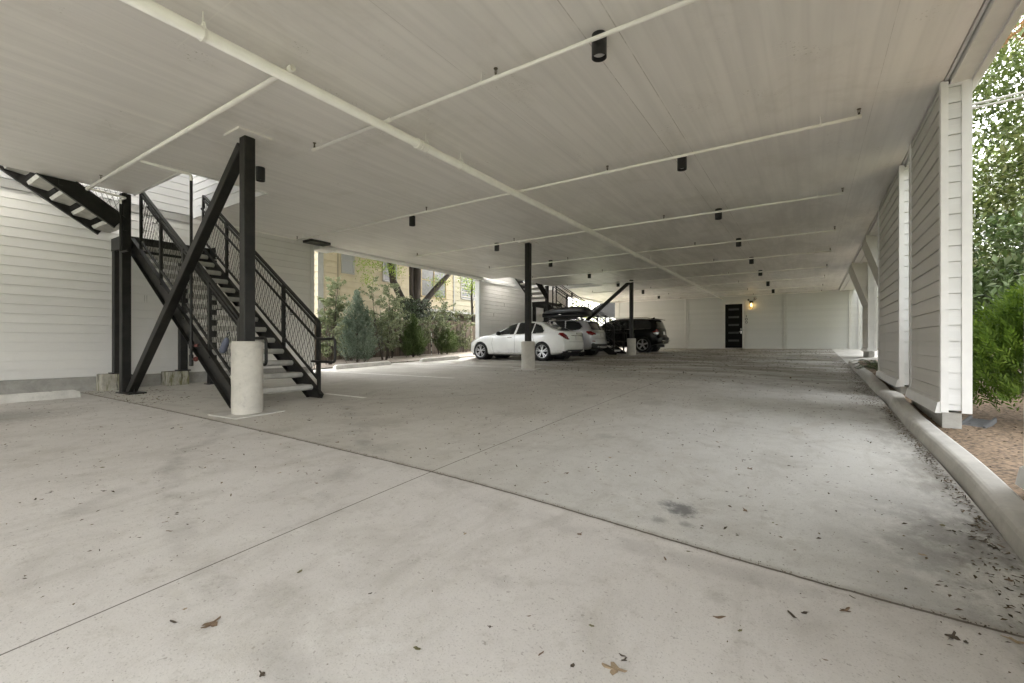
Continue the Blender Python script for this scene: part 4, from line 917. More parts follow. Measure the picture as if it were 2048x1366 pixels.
t_ = MB(); t_.prism([(3.74, 1.50), (3.98, 1.465), (3.98, 1.445), (3.74, 1.47)], 'y', -.52, .52); t_.build('spoiler', SUV['paint'], car2, local=True)
t_ = MB()
for s in (1, -1):
    t_.tube(round_path([(1.75, s * .60, 1.47), (1.9, s * .60, 1.56), (3.45, s * .585, 1.575), (3.62, s * .575, 1.51)], .08), .017, 8)
for xx in (2.15, 3.15):
    t_.obox((xx, 0, 1.64), (0, 1, 0), (0, 0, 1), (1, 0, 0), .66, .014, .03, .008)
    for s in (1, -1): t_.obox((xx, s * .60, 1.605), (1, 0, 0), (0, 1, 0), (0, 0, 1), .06, .04, .045, .01)
t_.build('roof_rack', M['plastic'], car2, local=True)
# roof box: a thing of its own on the rack
M['boxpl'] = simple('black_box_plastic', (.022, .023, .026), .35, var=.1, bump=.02, coat=.3)
gl = WL[car2]; rb = thing('roof_box', 'glossy black cargo box strapped on the silver suv roof', 'roof box', (gl.x + 2.7, gl.y - .12, gl.z + 1.655))
def hull(sec, n=20):
    V, F = [], []; m_ = 24
    for (x, w_, zlo, zhi) in sec:
        for k in range(m_):
            a = 2 * math.pi * k / m_; ca, sa = math.cos(a), math.sin(a); e = .55
            V.append((x, w_ * math.copysign(abs(ca) ** e, ca), zlo + (zhi - zlo) * (math.copysign(abs(sa) ** e, sa) * .5 + .5)))
    F = [(i * m_ + k, i * m_ + (k + 1) % m_, (i + 1) * m_ + (k + 1) % m_, (i + 1) * m_ + k) for i in range(len(sec) - 1) for k in range(m_)]
    F += [list(range(m_))[::-1], [len(V) - m_ + k for k in range(m_)]]; return V, F
S = lambda pts, n: [tuple(r) for r in spline(pts, n)]
Vh, Fh = hull(S([(-1.16, .06, .13, .16), (-1.13, .18, .12, .20), (-1.0, .29, .12, .275), (-.7, .37, .12, .375), (-.2, .40, .12, .45), (.5, .40, .12, .47), (.9, .39, .12, .45), (1.03, .36, .12, .40), (1.08, .30, .12, .28)], 26)); mkobj('lid', Vh, Fh, M['boxpl'], rb, True, True)
Vh, Fh = hull(S([(-1.17, .06, .10, .135), (-1.1, .22, .05, .135), (-.9, .32, .015, .135), (-.4, .385, .0, .135), (.6, .39, .0, .135), (.95, .36, .03, .135), (1.09, .28, .08, .135)], 22)); mkobj('base', Vh, Fh, M['plastic'], rb, True, True)
t_ = MB(); t_.obox((-.12, -.40, .125), (1, 0, 0), (0, 1, 0), (0, 0, 1), .05, .014, .018, .006); t_.build('latch', M['chrome'], rb, local=True)

BLK = dict(name='black_suv', label='glossy black suv parked before the white end wall, past the far braced column', L=4.74, zf=.24, tail_round=.2,
    outline=[(.0, .5), (.01, .7), (.05, .86), (.16, .95), (.5, 1.02), (1.0, 1.07), (1.22, 1.11), (1.4, 1.21), (1.7, 1.43), (2.0, 1.58), (2.25, 1.65), (2.8, 1.69), (3.5, 1.68), (4.05, 1.64), (4.30, 1.60), (4.37, 1.56), (4.46, 1.38), (4.54, 1.18), (4.58, 1.05), (4.61, .86), (4.67, .76), (4.74, .70), (4.735, .54), (4.68, .42)],
    zbot=[(0, .34), (.4, .28), (.9, .27), (3.9, .28), (4.3, .34), (4.74, .44)], w=[(0, .72), (.12, .82), (.4, .90), (.9, .95), (2.2, .955), (3.6, .96), (4.2, .94), (4.74, .88)],
    wroof=[(0, .66), (1.2, .70), (2.0, .65), (2.8, .655), (3.8, .65), (4.3, .64), (4.74, .7)], belt=[(0, .8), (.6, .94), (1.2, 1.04), (2.5, 1.08), (3.6, 1.10), (4.3, 1.10), (4.74, 1.05)],
    arches=[(.92, .37, .415), (3.82, .37, .415)], tyre_r=.37, track=.815, spokes=5, spoke_split=(0,), spoke_w=.075, spoke_phase=.0,
    side_glass=[[(1.50, 1.10), (1.95, 1.46), (2.24, 1.585), (2.24, 1.11)], [(2.32, 1.11), (2.32, 1.60), (3.0, 1.62), (3.22, 1.615), (3.30, 1.12)], [(3.36, 1.12), (3.28, 1.61), (4.0, 1.57), (4.16, 1.45), (4.22, 1.16)]],
    windscreen=(1.32, 2.05, .70, 1.16), rear_poly=[(0, 1.17), (.70, 1.17), (.62, 1.52), (0, 1.57)], rear_x=4.28, qw=.90, qL=4.56,
    wrap=[('tail_light', [(-.28, .97), (-.02, 1.10), (.12, 1.10), (.18, .97), (-.26, .945)], M['tail']), ('light_strip', [(-.27, .94), (.18, .955), (.18, .87), (-.16, .87)], M['clear'])],
    seams=[[(1.42, 1.05), (1.38, .7), (1.46, .40)], [(2.28, 1.09), (2.30, .7), (2.26, .36)], [(3.33, 1.11), (3.42, .85), (3.34, .7)]],
    bright=[[(1.45, 1.085), (2.5, 1.095), (3.6, 1.115), (4.2, 1.135)]], brightmat=M['chrome'], handles=[(2.1, .97), (3.16, .98)], handlemat=M['black'], mirror=(1.66, 1.10), mirrormat=M['black'],
    paint=car_paint('black_car_paint', (.004, .004, .0045), 0, .3, .08, .25))
car3, body3, ysf, VS3 = place(BLK, -5.82, 22.5)
plate_on(car3, VS3, .93, tilt=.1)
t_ = MB(); t_.prism([(4.12, 1.655), (4.5, 1.60), (4.5, 1.575), (4.2, 1.6)], 'y', -.58, .58); t_.build('spoiler', BLK['paint'], car3, local=True)
t_ = MB()
for s in (1, -1): t_.tube(round_path([(2.05, s * .66, 1.60), (2.2, s * .66, 1.69), (3.95, s * .655, 1.695), (4.15, s * .645, 1.62)], .08), .017, 8)
t_.build('roof_rail', M['chrome'], car3, local=True)
t_ = MB(); t_.obox((4.70, 0, .56), (0, 1, 0), (0, 0, 1), (1, 0, 0), .62, .02, .035, .01); t_.obox((4.66, 0, .45), (0, 1, 0), (0, 0, 1), (1, 0, 0), .5, .03, .03, .01); t_.build('bumper_trim', M['chrome'], car3, local=True)
t_ = MB(); t_.prism([(4.0, 1.66), (4.12, 1.72), (4.14, 1.72), (4.16, 1.655)], 'y', -.012, .012); t_.build('roof_fin', BLK['paint'], car3, local=True)

# ------------------------------------------------------------------ plants
def leaf_mesh(name, C, D, U, ln, wd, mat, parent, fold=.25, local=False):
    """C centres, D direction along leaf, U approx normal; 2 folded quads per leaf as one island"""
    n = len(C); D = D / (np.linalg.norm(D, axis=1, keepdims=True) + 1e-9); S_ = np.cross(D, U); S_ /= np.linalg.norm(S_, axis=1, keepdims=True) + 1e-9; N_ = np.cross(S_, D)
    ln = np.broadcast_to(ln, (n,))[:, None]; wd = np.broadcast_to(wd, (n,))[:, None]
    a = C - D * ln * .5; b_ = C + D * ln * .5; m1 = C + S_ * wd * .5 + N_ * wd * fold - D * ln * .05; m2 = C - S_ * wd * .5 + N_ * wd * fold - D * ln * .05
    V = np.stack([a, m1, b_, m2], 1).reshape(-1, 3)
    idx = np.arange(n)[:, None] * 4; F = np.concatenate([idx + [0, 1, 2], idx + [0, 2, 3]], 0)
    off = np.zeros(3) if local or parent is None else np.array(WL[parent])
    me = bpy.data.meshes.new(name); me.vertices.add(len(V)); me.vertices.foreach_set('co', (V - off).ravel())
    me.loops.add(len(F) * 3); me.loops.foreach_set('vertex_index', F.ravel().astype(np.int32)); me.polygons.add(len(F)); me.polygons.foreach_set('loop_start', np.arange(0, len(F) * 3, 3, dtype=np.int32)); me.polygons.foreach_set('loop_total', np.full(len(F), 3, dtype=np.int32))
    me.update(calc_edges=True); me.materials.append(mat); o = bpy.data.objects.new(name, me); COL.objects.link(o)
    if parent is not None: o.parent = parent; WL[o] = WL[parent]
    return o
def rdir(n): v = rng.normal(size=(n, 3)); return v / np.linalg.norm(v, axis=1, keepdims=True)
def clumps(cen, rad, nclump, per, csize, shell=.5, squash=1):
    """leaf positions clustered round clump centres inside an ellipsoid"""
    cen, rad = np.array(cen), np.array(rad); d = rdir(nclump); r = (shell + (1 - shell) * rng.random(nclump)) ** .7
    cc = cen + d * rad * r[:, None]; k = rng.integers(0, nclump, nclump * per)
    return cc[k] + rng.normal(size=(nclump * per, 3)) * csize * np.array([1, 1, .75]), cc
M['lf_broad'] = leaf_mat('broad_evergreen_leaf', [(0.0368, 0.0549, 0.0157), (0.0735, 0.1049, 0.0264), (0.1260, 0.1596, 0.0439), (0.2100, 0.2195, 0.0878)], .2, .4)
M['lf_shrub'] = leaf_mat('glossy_shrub_leaf', [(0.0304, 0.0506, 0.0203), (0.0607, 0.1013, 0.0304), (0.1114, 0.1620, 0.0506), (0.2025, 0.2430, 0.1316)], .2, .35)
M['lf_autumn'] = leaf_mat('turning_leaf', [(0.1120, 0.0910, 0.0280), (0.1820, 0.0980, 0.0420), (0.2100, 0.1190, 0.0700)], .3)
M['lf_thuja'] = leaf_mat('bright_thuja_spray', [(0.0322, 0.0613, 0.0069), (0.0645, 0.1162, 0.0110), (0.1033, 0.1646, 0.0179), (0.1548, 0.2193, 0.0343)], .25)
M['lf_jun'] = leaf_mat('blue_juniper', [(0.0849, 0.1172, 0.0737), (0.1591, 0.2040, 0.1476), (0.2652, 0.3060, 0.2361)], .2, .7)
M['lf_jung'] = leaf_mat('green_juniper', [(0.0432, 0.0672, 0.0211), (0.0864, 0.1248, 0.0384), (0.1440, 0.1920, 0.0720)], .2, .7)
M['lf_priv'] = leaf_mat('privet_leaf', [(0.0857, 0.1065, 0.0496), (0.1593, 0.1846, 0.0919), (0.2941, 0.3135, 0.1979)], .3, .45)
M['lf_ivy'] = leaf_mat('dark_ivy_leaf', [(.012, .02, .010), (.03, .045, .02), (.06, .08, .04)], .1, .4)
M['lf_lime'] = leaf_mat('lime_leaf', [(0.1092, 0.1716, 0.0156), (0.1872, 0.2652, 0.0312), (0.2652, 0.3432, 0.0624)], .4, .5)
M['lf_far'] = leaf_mat('sunlit_far_leaf', [(0.0840, 0.1050, 0.0210), (0.1680, 0.1890, 0.0490), (0.2520, 0.2590, 0.0980)], .35, .5)
def limbs(mb, p, d, r, L, depth, spread=.55, tips=None, up=.25):
    pts = [Vector(p)]; d = Vector(d).normalized(); rs = [r]
    for k in range(4):
        d = (d + Vector(rng.normal(size=3)) * .13 + Vector((0, 0, up * .12))).normalized(); pts.append(pts[-1] + d * L / 4); rs.append(r * (1 - .14 * (k + 1)))
    mb.tube(pts, rs, 7 if r > .03 else 5, True)
    if tips is not None and depth <= 1: tips.append(pts[-1]); tips.append(pts[2])
    if depth > 0:
        for k in range(rng.integers(2, 4)):
            nd = (d + Vector(rng.normal(size=3)) * spread + Vector((0, 0, up))).normalized(); limbs(mb, pts[-1 - (k % 2)], nd, rs[-1] * .72, L * .72, depth - 1, spread, tips, up)
def tree(name, label, cat, base, trunk_r, trunk_h, crown_c, crown_r, ncl, per, csz, ln, wd, mat, group=None, shell=.45, extra=None, bark='bark', lean=(0, 0)):
    t = thing(name, label, cat, base, group); mb = MB(); tips = []
    limbs(mb, (base[0], base[1], base[2] - .1), (lean[0], lean[1], 1), trunk_r, trunk_h, 3, .6, tips, .3); mb.build('trunk', M[bark], t, smooth=True)
    P, cc = clumps(crown_c, crown_r, ncl, per, csz, shell)
    n = len(P); D = rdir(n) + np.array([0, 0, -.25]); U = rdir(n) * .6 + np.array([0, 0, 1.0])
    leaf_mesh('crown', P, D, U, ln * (.6 + .8 * rng.random(n)), wd * (.6 + .8 * rng.random(n)), M[mat], t)
    if extra:
        P, _ = clumps(*extra[:5]); n = len(P); leaf_mesh('turning_foliage', P, rdir(n), rdir(n) + np.array([0, 0, 1.0]), ln, wd, M[extra[5]], t)
    return t
def conifer(name, label, x, y, h, rad, mat, nspray, group=None, top=1.0):
    g = gz(x, y); t = thing(name, label, 'shrub', (x, y, g), group); mb = MB(); mb.tube([(x, y, g - .1), (x + .02, y, g + h * .5), (x, y + .02, g + h * .93)], [.035, .022, .006], 6); 
    C, D = [], []
    subs = [(x, y, h, 1.0)] * 4 + [(x + .1, y + .42 * rad, h * .72, .72), (x - .05, y - .5 * rad, h * .62, .72), (x + .35 * rad, y + .1, h * .55, .7)]; x0_, y0_, h0_ = x, y, h
    for k in range(nspray):
        x, y, h, sc = subs[rng.integers(0, 7)]
        f = rng.random() ** .75; z = g + .12 + f * h * .9; rr = 1.4 * sc * rad * ((1 - f) ** .8 * .95 + .045) * (.75 + .5 * rng.random()); a = rng.random() * 6.283
        lump = 1 + .34 * math.sin(3 * a + 5 * f + x * 9) + .30 * math.sin(17 * f + a * 2)
        rr *= lump; s = Vector((math.cos(a), math.sin(a), .75 + .9 * rng.random())).normalized(); p0 = Vector((x, y, max(g + .05, z - rr * .55))); Ls = rr
        if k % 9 == 0: mb.tube([p0, p0 + s * Ls * .8], [.007, .003], 4)
        m_ = 24
        for i in range(m_):
            u = .25 + .8 * (i + rng.random()) / m_; q = p0 + s * Ls * u + Vector(rng.normal(size=3)) * .02; dd = s + Vector(rng.normal(size=3)) * .5
            C.append(q); D.append(dd)
    mb.build('stem', M['twig'], t); C, D = np.array(C), np.array(D); n = len(C)
    leaf_mesh('foliage', C, D, rdir(n), .08 * (.6 + .8 * rng.random(n)), .021, M[mat], t, .1); return t
def wispy(name, label, x, y, h, rad, mat, nstem, per, ln, wd, group=None, zlo=.2, lean=(0, 0)):
    g = gz(x, y); t = thing(name, label, 'shrub', (x, y, g), group); mb = MB(); C, D = [], []
    for k in range(nstem):
        a = rng.random() * 6.283; top = Vector((x + math.cos(a) * rad * rng.random() + lean[0] * h, y + math.sin(a) * rad * rng.random() + lean[1] * h, g + h * (.65 + .35 * rng.random())))
        b0 = Vector((x + .08 * math.cos(a), y + .08 * math.sin(a), g - .05)); mid = (b0 + top) / 2 + Vector(rng.normal(size=3)) * .06; pts = [b0, b0.lerp(mid, .5), mid, mid.lerp(top, .5), top]; mb.tube(pts, [.018, .014, .011, .007, .003], 5)
        for j in range(9):
            f = zlo + (1 - zlo) * rng.random(); i = min(3, int(f * 4)); p = pts[i].lerp(pts[i + 1], f * 4 - i); dd = Vector((rng.normal(), rng.normal(), .5)).normalized(); Lb = rad * (.3 + .5 * rng.random()); q = p + dd * Lb
            mb.tube([p, p.lerp(q, .5) + Vector((0, 0, .02)), q], [.005, .004, .002], 4)
            for i2 in range(int(per * 1.5)):
                u = .2 + .85 * rng.random(); C.append(p.lerp(q, u) + Vector(rng.normal(size=3)) * .035); D.append(Vector(rng.normal(size=3)) + dd)
    mb.build('stem', M['twig'], t); C, D = np.array(C), np.array(D); n = len(C); leaf_mesh('foliage', C, D, rdir(n) + np.array([0, 0, 1.0]), 1.25 * ln * (.6 + .8 * rng.random(n)), 1.3 * wd * (.6 + .8 * rng.random(n)), M[mat], t); return t

# left strip: shrubs along the fence, from left to right in the gap
wispy('privet_shrub', 'leafy shrub squeezed beside the end of the white side wall', -13.3, 9.15, 3.0, .55, 'lf_priv', 9, 22, .085, .042)
conifer('blue_juniper', 'tall feathery blue green juniper behind the wheel stop', -13.4, 10.35, 2.75, .78, 'lf_jun', 620)
wispy('privet_tree', 'open airy privet tree right of the blue green juniper', -13.6, 11.75, 3.3, .95, 'lf_priv', 11, 26, .075, .036)
conifer('green_juniper', 'dense dark green juniper in front of the ivy covered trunk', -14.1, 13.75, 1.95, .62, 'lf_jung', 560)
wispy('privet_shrub', 'loose privet shrub arching over the fence near the white sedan', -14.7, 16.1, 2.5, 1.0, 'lf_priv', 10, 24, .075, .036)
conifer('green_juniper', 'round green juniper between the white stake and the sedan', -14.5, 16.35, 1.55, .62, 'lf_jung', 480)
wispy('privet_shrub', 'grey green shrub hanging low between the two green plants on the left', -14.6, 12.9, 2.4, .75, 'lf_priv', 8, 22, .075, .036)
wispy('privet_shrub', 'low tangled shrub filling the gap between the blue green juniper and the fence', -14.6, 10.9, 2.1, .9, 'lf_priv', 10, 24, .07, .034, None, .1)
wispy('privet_shrub', 'shaded shrub crowding the foot of the ivy covered trunk', -15.0, 14.9, 1.9, .8, 'lf_priv', 9, 24, .07, .034, None, .1)
wispy('privet_shrub', 'thin leafy shrub against the fence left of the yellow timber post', -15.1, 18.4, 2.3, .9, 'lf_priv', 8, 20, .07, .034, None, .1)
# ivy covered multi-trunk tree
bx, by = -16.4, 16.1; g = gz(-15, by)
t = thing('ivy_tree', 'big forked tree with rough bark and dark ivy over its trunk', 'tree', (bx, by, g))
mb = MB(); fork = Vector((bx, by, g + 1.9))
mb.tube([(bx, by, g - .1), (bx - .02, by, g + .8), fork], [.36, .31, .29], 12)
mb.tube([fork, fork + Vector((-.3, -.5, .75)), fork + Vector((-.5, -.95, 1.7)), fork + Vector((-.5, -1.15, 2.9)), fork + Vector((-.3, -1.4, 5))], [.20, .18, .165, .15, .09], 10)
mb.tube([fork, fork + Vector((.0, .02, .8)), fork + Vector((.05, .1, 2.0)), fork + Vector((0, .15, 5.2))], [.25, .23, .21, .12], 10)
mb.tube([fork + Vector((0, -.1, .3)), fork + Vector((.05, -.28, 1.2)), fork + Vector((.05, -.3, 2.4)), fork + Vector((0, -.3, 4))], [.12, .11, .10, .07], 8)
mb.tube([fork, fork + Vector((.1, .45, .65)), fork + Vector((.2, 1.1, 1.35)), fork + Vector((.3, 1.75, 2.0)), fork + Vector((.4, 2.9, 3.0))], [.18, .16, .145, .13, .08], 10)
mb.build('trunk', M['bark'], t, smooth=True)
n = 5200; zz = rng.random(n) ** .8 * 2.75; a = rng.random(n) * 6.283; rr = (.30 + .16 * np.sin(a * 2 + zz * 3) ** 2 + .16 * rng.random(n)) * np.where(zz > 1.9, 1.35, 1)
P = np.stack([bx + rr * np.cos(a), by + rr * np.sin(a) * 1.15 + .12 * (zz > 1.9) * rng.normal(size=n), g + zz], 1); o_ = np.stack([np.cos(a), np.sin(a), .4 + 0 * a], 1)
leaf_mesh('ivy', P, rdir(n) + np.array([0, 0, -.6]), o_ + rdir(n) * .5, .09 * (.6 + .8 * rng.random(n)), .075, M['lf_ivy'], t)
n = 2600; P = np.stack([bx + .25 + .35 * rng.normal(size=n) * .6, by + .3 + rng.random(n) ** .7 * 2.6, g + 1.55 + .26 * rng.normal(size=n)], 1); leaf_mesh('ivy_spill', P, rdir(n) + np.array([0, 0, -.6]), rdir(n) + np.array([.6, 0, .5]), .085, .065, M['lf_ivy'], t)
P, _ = clumps((bx + 1.2, by - 2.6, g + 7.0), (3.8, 9.6, 1.7), 620, 75, .34, .2); n = len(P); leaf_mesh('crown', P, rdir(n) + np.array([0, 0, -.5]), rdir(n) + np.array([0, 0, 1.0]), .19, .09, M['lf_broad'], t)  # crown above the view, stretched and thickened to shade the left strip
P = np.concatenate([np.array([bx + .2, y_, z_]) + rng.normal(size=(150, 3)) * np.array([.16, .22, .16]) for (y_, z_) in ((by - 1.9, g + 4.05), (by - 1.3, g + 3.95), (by + 1.45, g + 3.1), (by + 1.2, g + 3.75), (by - 3.2, g + 4.0), (by - 2.6, g + 4.2), (by - 3.0, g + 3.4), (by + 1.9, g + 3.9))]); n = len(P)
leaf_mesh('hanging_leaves', P, rdir(n) + np.array([0, 0, -.9]), rdir(n), .10, .035, M['lf_lime'], t)
def thin_tree(name, label, x, y, crown):
    g = gz(-15, y); t = thing(name, label, 'tree', (x, y, g)); mb = MB(); mb.tube([(x, y, g - .1), (x + .03, y + .05, g + 1.6), (x - .03, y, g + 3.2), (x, y + .1, g + 5.5)], [.085, .075, .065, .04], 8)
    for k in range(5): mb.tube([(x, y, g + 2.4 + .4 * k), (x + .3 * math.cos(k * 2), y + .5 * math.sin(k * 2.3), g + 2.9 + .4 * k)], [.02, .008], 5)
    mb.build('trunk', M['bark'], t, smooth=True); P = np.concatenate([np.array(c) + rng.normal(size=(190, 3)) * np.array([.22, .30, .22]) for c in crown]); n = len(P); leaf_mesh('crown', P, rdir(n) + np.array([0, 0, -.4]), rdir(n) + np.array([0, 0, .8]), .11, .05, M['lf_lime'], t)
thin_tree('slender_tree', 'slender tree with lime green leaves before the right windows of the yellow house', -16.6, 20.9, [(-16.5, 20.6, 4.5), (-16.5, 21.2, 4.9), (-16.5, 20.3, 5.0), (-16.5, 21.0, 5.6)])
thin_tree('slender_tree', 'slender tree hard against the corner of the farther white side wall', -16.2, 23.0, [(-16.2, 22.3, 4.3), (-16.2, 22.7, 4.6), (-16.2, 22.1, 4.7), (-16.2, 22.9, 5.2), (-16.2, 21.9, 4.2)])
# trees beyond the far left opening
tree('sunlit_tree', 'sunlit yellow green tree beyond the far stairs', 'tree', (-17.5, 33, .9), .16, 2.6, (-17.5, 33, 4.6), (3.4, 4.2, 3.6), 130, 60, .32, .16, .08, 'lf_far', None, .35)
tree('sunlit_tree', 'sunlit yellow tree seen under the dark awning', 'tree', (-14.6, 38, .9), .16, 2.6, (-15.2, 38, 3.8), (3.2, 3.6, 3.6), 130, 60, .32, .16, .08, 'lf_far', None, .35)

# ------------------------------------------------------------------ right side
tree('evergreen_tree', 'tall broadleaf evergreen tree filling the right edge', 'tree', (4.8, 13.2, .55), .17, 3.4, (5.1, 13.6, 5.7), (3.2, 3.6, 4.6), 480, 85, .30, .14, .066, 'lf_broad', None, .30, ((4.3, 12.2, 7.0), (1.3, 1.2, 1.0), 16, 55, .2, 'lf_autumn'))
tree('glossy_shrub', 'tall glossy leaved shrub right behind the bright bush', 'shrub', (3.3, 10.4, .5), .06, 1.2, (3.4, 10.4, 2.0), (1.5, 1.2, 1.75), 120, 62, .18, .14, .062, 'lf_shrub', None, .35, None, 'twig')
tree('background_tree', 'grey green tree standing far behind the evergreen on the right', 'tree', (9, 27, .8), .2, 4, (8.6, 27, 6.5), (4.5, 4.5, 5.2), 150, 60, .45, .22, .10, 'lf_broad', None, .3)
tree('background_tree', 'low green tree far right behind the kerb planting', 'tree', (5.2, 33, .8), .2, 3, (5.2, 33, 3.8), (4, 3.5, 3.4), 120, 60, .42, .22, .10, 'lf_broad', None, .3)
tree('evergreen_tree', 'broadleaf evergreen tree added out of view beside the driveway to shade the floor', 'tree', (4.4, 4.2, .35), .15, 2.6, (4.0, 3.4, 5.0), (2.2, 2.3, 3.2), 220, 75, .28, .15, .07, 'lf_broad', None, .3)  # not in view; added to shade the floor inside the pier gap
tree('background_tree', 'dense green tree behind the last flared pier by the end wall', 'tree', (5.6, 25.0, .8), .16, 3, (5.4, 24.8, 4.6), (3.0, 3.4, 4.0), 200, 64, .34, .18, .085, 'lf_broad', None, .25)
tree('background_tree', 'leafy green tree behind the first flared pier on the right', 'tree', (5.8, 18.2, .8), .16, 3, (5.6, 18.2, 4.4), (2.5, 2.5, 3.6), 130, 60, .34, .18, .085, 'lf_broad', None, .25)
# bright thuja
bx, by = 2.5, 7.6; g = gz(1.2, by) + .02
t = thing('thuja_bush', 'bright yellow green thuja bush beside the nearest white pier end', 'bush', (bx, by, g)); mb = MB()
for k in range(9): a = k * .7; mb.tube([(bx + .06 * math.cos(a), by + .06 * math.sin(a), g - .05), (bx + .35 * math.cos(a), by + .35 * math.sin(a), g + .7), (bx + .5 * math.cos(a), by + .5 * math.sin(a), g + 1.25)], [.022, .014, .005], 5)
mb.build('stem', M['twig'], t); C, D, U = [], [], []
for k in range(3600):
    v = Vector(rng.normal(size=3)).normalized()
    if v.z < -.55: v.z *= -.5
    if v.y > .35 and k % 3: v.y *= -1
    f = .60 + .44 * rng.random(); lump = 1 + .10 * math.sin(5 * v.x + 3 * v.z) + .09 * math.sin(7 * v.y + 4 * v.z)
    p = Vector((bx, by, g + .72)) + Vector((v.x * 1.02, v.y * .95, v.z * .88)) * f * lump
    if p.x < 1.5: continue
    ax = (Vector((v.x, v.y, 0)) * .75 + Vector((0, 0, .95)) + Vector(rng.normal(size=3)) * .3).normalized(); nn = ax.cross(Vector(rng.normal(size=3))).normalized(); sd = ax.cross(nn)
    Ls = .10 + .10 * rng.random()
    for i in range(8):
        u = i / 7; s_ = (-1) ** i; p2 = p + ax * (Ls * (u - .4)) + sd * s_ * .010; d2 = ax * .8 + sd * s_ * (.75 - .4 * u); C.append(p2 + d2 * .02); D.append(d2); U.append(nn)
n = len(C); leaf_mesh('foliage', np.array(C), np.array(D), np.array(U), .075 * (.7 + .6 * rng.random(n)), .021, M['lf_thuja'], t, .05)
# ferns by the kerb end
def fern(x, y, label, k, s=1):
    g = gz(1.2, y) + .05; t = thing('fern', label, 'fern', (x, y, g), 'ferns along the kerb'); mb = MB(); C, D = [], []
    for i in range(k):
        a = rng.random() * 6.283; L = (.35 + .25 * rng.random()) * s; pts = [Vector((x, y, g - .03)) + Vector((math.cos(a), math.sin(a), 0)) * L * u + Vector((0, 0, L * (1.1 * u - .85 * u * u))) for u in np.linspace(0, 1, 6)]; mb.tube(pts, [.005, .005, .004, .003, .003, .002], 4)
        for j in range(26):
            u = .15 + .85 * j / 26; f = u * 5; i2 = min(4, int(f)); p = pts[i2].lerp(pts[i2 + 1], f - i2); sd = Vector((-math.sin(a), math.cos(a), .1)) * (-1) ** j; C.append(p + sd * .035); D.append(sd + Vector((math.cos(a), math.sin(a), 0)) * .5)
    mb.build('stem', M['twig'], t); n = len(C); leaf_mesh('frond', np.array(C), np.array(D), rdir(n) * .4 + np.array([0, 0, 1.0]), .085 * s, .02, M['lf_shrub'], t)
fern(1.36, 12.6, 'fern beside the kerb just beyond the long sided pier', 22); fern(1.42, 14.0, 'leafy fern in the bed before the first flared pier', 22, 1.1); fern(1.42, 15.9, 'small fern nearest the far end of the kerb', 16, .7)
# overhead cables
for i, (z0, z1, sag, lb) in enumerate(((4.62, 5.9, .35, 'upper grey service cable sagging across the evergreen tree'), (4.58, 5.3, .25, 'lower grey service cable sagging across the evergreen tree'))):
    pts = [Vector((1.43, 8.8, z0)).lerp(Vector((9, 8.2, z1)), u) - Vector((0, 0, sag * 4 * u * (1 - u))) for u in np.linspace(0, 1, 16)]
    tag(MB().tube(pts, .016, 6).build('service_cable', M['found']), lb, 'cable', 'service cables on the right')

# ------------------------------------------------------------------ fence, neighbouring house
fx = -15.6; f_ = thing('wooden_fence', 'weathered brown plank fence behind the left shrubs', 'fence', (fx, 16, gz(fx, 16)))
t_ = MB(); y = 5.0
while y < 30:
    g = gz(fx, y) - .02; h = 1.72 + .05 * rng.normal() * .4; wd = .136; dx = .006 * rng.normal()
    t_.add([(fx + dx + a, b_, c) for a in (0, .018) for (b_, c) in ((y, g), (y + wd, g), (y + wd, g + h - .03), (y + wd - .03, g + h), (y + .03, g + h), (y, g + h - .03))], [tuple(range(6))[::-1], tuple(range(6, 12))] + [(i, (i + 1) % 6, 6 + (i + 1) % 6, 6 + i) for i in range(6)]); y += .142
t_.build('planks', M['fence'], f_)
t_ = MB()
for k in range(12):
    y0 = 5 + k * 2.1
    for hz in (.3, 1.4): t_.beam((fx - .03, y0, gz(fx, y0) + hz), (fx - .03, y0 + 2.1, gz(fx, y0 + 2.1) + hz), .04, .085)
t_.build('rail', M['fence'], f_)
for k, y0 in enumerate((5.2, 7.6, 10.0, 12.4, 14.8, 17.2, 22.2, 24.6)): t_ = MB(); t_.box(fx - .10, fx - .012, y0, y0 + .09, gz(fx, y0) - .1, gz(fx, y0) + 1.6); t_.build('post', M['fence'], f_)
y0 = 20.35; t_ = MB(); t_.box(fx + .02, fx + .115, y0, y0 + .1, gz(fx, y0) - .1, gz(fx, y0) + 1.62); po = t_.build('post', M['newwood'], f_); po['label'] = 'pale yellow new timber post'
M['house'] = simple('pale_yellow_siding', (.37, .315, .215), .7, var=.06, scale=2, bump=.05)
M['house2'] = simple('cream_siding', (.30, .275, .20), .7, var=.06, scale=2, bump=.05)
M['htrim'] = simple('house_trim', (.26, .255, .235), .6, var=.05); M['otrim'] = simple('ochre_window_trim', (.27, .20, .095), .6, var=.08)
M['pane'] = simple('screened_pane', (.10, .10, .10), .25, var=.2, bump=0); M['blind'] = simple('window_blind', (.24, .24, .235), .4, var=.05, stretch=(1, 1, 40), bump=0)
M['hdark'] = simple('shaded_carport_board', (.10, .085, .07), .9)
hx = -18.6; hs = thing('yellow_house', 'two storey pale yellow house with lapped siding beyond the fence', 'house', (hx - 4, 18, .4))
def hsid(mb, x, a0, a1, z0, z1): return siding(mb, 'x', x, a0, a1, z0, z1, 1, .285, .03)
t_ = MB(); hsid(t_, hx, 12.3, 17.7, .2, 7.2); hsid(t_, hx, 17.7, 21.5, 3.35, 7.2); t_.box(hx - 7, hx - .002, 12.3, 17.7, .2, 7.2); t_.box(hx - 7, hx - .002, 17.7, 21.5, 3.35, 7.2); siding(t_, 'y', 12.3, hx - 7, hx, .2, 7.2, -1, .285, .03); t_.build('wall', M['house'], hs)
